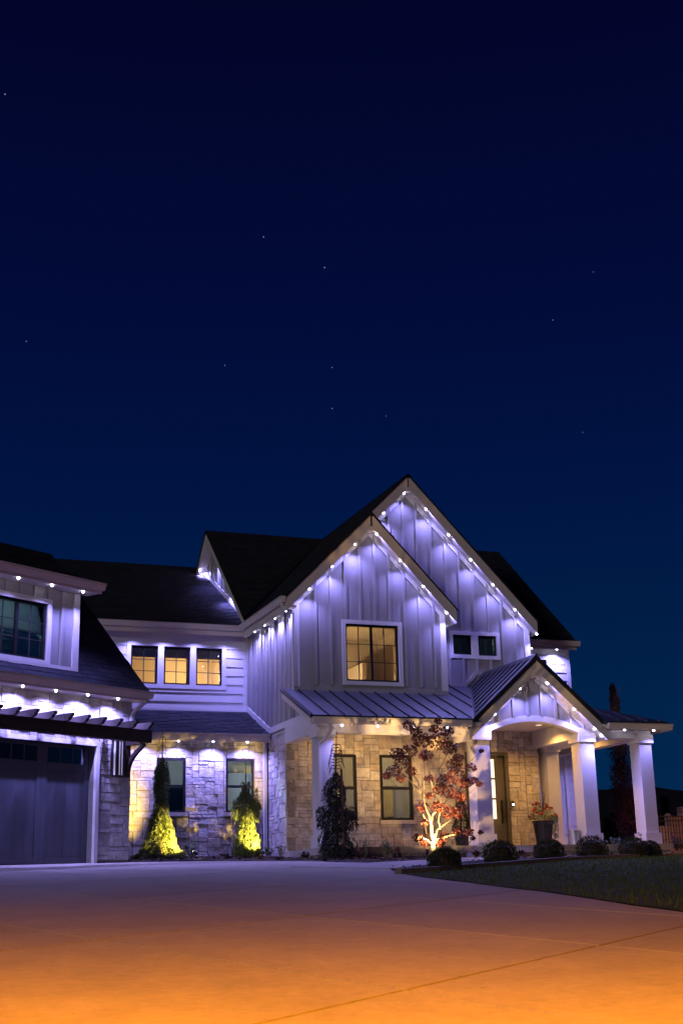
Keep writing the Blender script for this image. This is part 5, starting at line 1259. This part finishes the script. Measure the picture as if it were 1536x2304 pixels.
uplight((mbase.x - .36, mbase.y - .56, mbase.z), (mbase.x + .36, mbase.y + .42, mbase.z + 1.6), UP_W * 4.0, 'small bronze ground spotlight aimed up the red maple', 104, (1, .58, .20))
# iron fence and tan block wall on the far right
fy = 33.0
p0 = np.array(PY(1484, 1920, fy)); p1 = np.array(PY(1600, 1915, fy)); FFn = FM(fy); zf0 = zg(p0[0], fy); zf1 = PY(1505, 1835, fy)[2]
FN = empty('iron_fence', (float(p0[0]), fy, zf0), 'black iron picket fence before the tan block wall', 'fence')
zt_ = float(zf1); x = float(p0[0]) - .15; k = 0
while x < p1[0]:
    mb = MB(); mb.box(FFn, x - .008, x + .008, -.008, .008, zf0 + .04, zt_); mb.build('picket', 'iron', FN); x += .098; k += 1
for zz in (zt_ - .02, zt_ - .15, zf0 + .12):
    mb = MB(); mb.box(FFn, float(p0[0]) - .2, float(p1[0]), -.014, .014, zz - .014, zz + .014); mb.build('rail', 'iron', FN)
mb = MB(); mb.box(FFn, float(p0[0]) - .24, float(p0[0]) - .18, -.03, .03, zf0 - .1, zt_ + .06); mb.build('post', 'iron', FN)
wy = 34.6; FWl = FM(wy)
TW = empty('block_wall', (float(PY(1500, 1920, wy)[0]), wy, zg(22, wy)), 'stepped tan block wall with a rounded cap stone behind the fence', 'wall')
def blocks(x0, x1, z0, z1, u=.33, v=.20, par=TW):
    r = 0; z = z0
    while z < z1 - .02:
        zt = min(z + v, z1); x = x0 - (r % 2) * u / 2
        while x < x1 - .01:
            a, b = max(x, x0), min(x + u, x1)
            if b - a > .03: mb = MB(); d = random.uniform(0, .015); mb.box(FWl, a + .004, b - .004, -d, .25, z + .004, zt - .004); mb.build('block', 'tan', par)
            x += u
        z = zt; r += 1
xa, za = FWl.px(1484, 1857); xb, zb_ = FWl.px(1503, 1838); xc, zc = FWl.px(1531, 1815); zlow = zg(21, wy) - .05
blocks(xa, xb, zlow, za); blocks(xb, xc - .005, zlow, zb_); blocks(xc, xc + .5, zlow, zc); blocks(xc + .505, xc + 2.2, zlow, zb_)
mb = MB(); mb.lathe((xb + .05, wy + .12, zb_), [(.12, 0), (.115, .03), (.09, .08), (.05, .11), (.01, .12)], 14); mb.build('cap_stone', 'tan', TW)

# sodium street lamp by the kerb behind the camera: it lights the near driveway
lx, ly = -1.2, -2.6; lz = -1.0
SL = empty('street_lamp', (lx, ly, lz), 'tall steel street lamp with an orange sodium head at the end of the driveway', 'street lamp')
mb = MB(); mb.tube([(lx, ly, lz), (lx, ly, lz + 5.4), (lx + .15, ly + .15, lz + 5.9), (lx + .9, ly + .8, lz + 6.15)], [.09, .06, .05, .04], 10); mb.build('pole', 'steel', SL)
mb = MB(); mb.hexa([(lx + .8, ly + .62, lz + 6.05), (lx + 1.25, ly + 1.02, lz + 6.05), (lx + 1.12, ly + 1.18, lz + 6.05), (lx + .68, ly + .78, lz + 6.05)], [(lx + .85, ly + .68, lz + 6.22), (lx + 1.2, ly + 1.0, lz + 6.22), (lx + 1.1, ly + 1.12, lz + 6.22), (lx + .74, ly + .8, lz + 6.22)]); mb.build('lamp_head', 'steel', SL)
mb = MB(); mb.lathe((lx + .97, ly + .9, lz + 5.99), [(.05, -.04), (.12, 0), (.14, .05)], 14); mb.build('lens', 'sod', SL)
lamp('sodium_lamp', 'SPOT', (lx + .97, ly + .9, lz + 5.92), (1.0, .30, .0), STREET_W, SL, (.08, .20, -1), 144, .9, .12)

# a copy of it down the road to the right lights the fence and the block wall
nx_, ny_ = 33.0, 21.0; nz_ = zg(nx_, ny_) - .06
S2 = SL.copy(); COL.objects.link(S2); S2.location = (nx_, ny_, nz_); S2.rotation_euler = (0, 0, math.radians(75)); S2['label'] = 'tall steel street lamp lighting the iron fence and block wall'
SL['group'] = S2['group'] = 'street lamps along the road'
for ch in list(SL.children):
    c = ch.copy(); COL.objects.link(c); c.parent = S2
    if ch.type == 'LIGHT': c.data = ch.data.copy(); c.data.energy = 13000
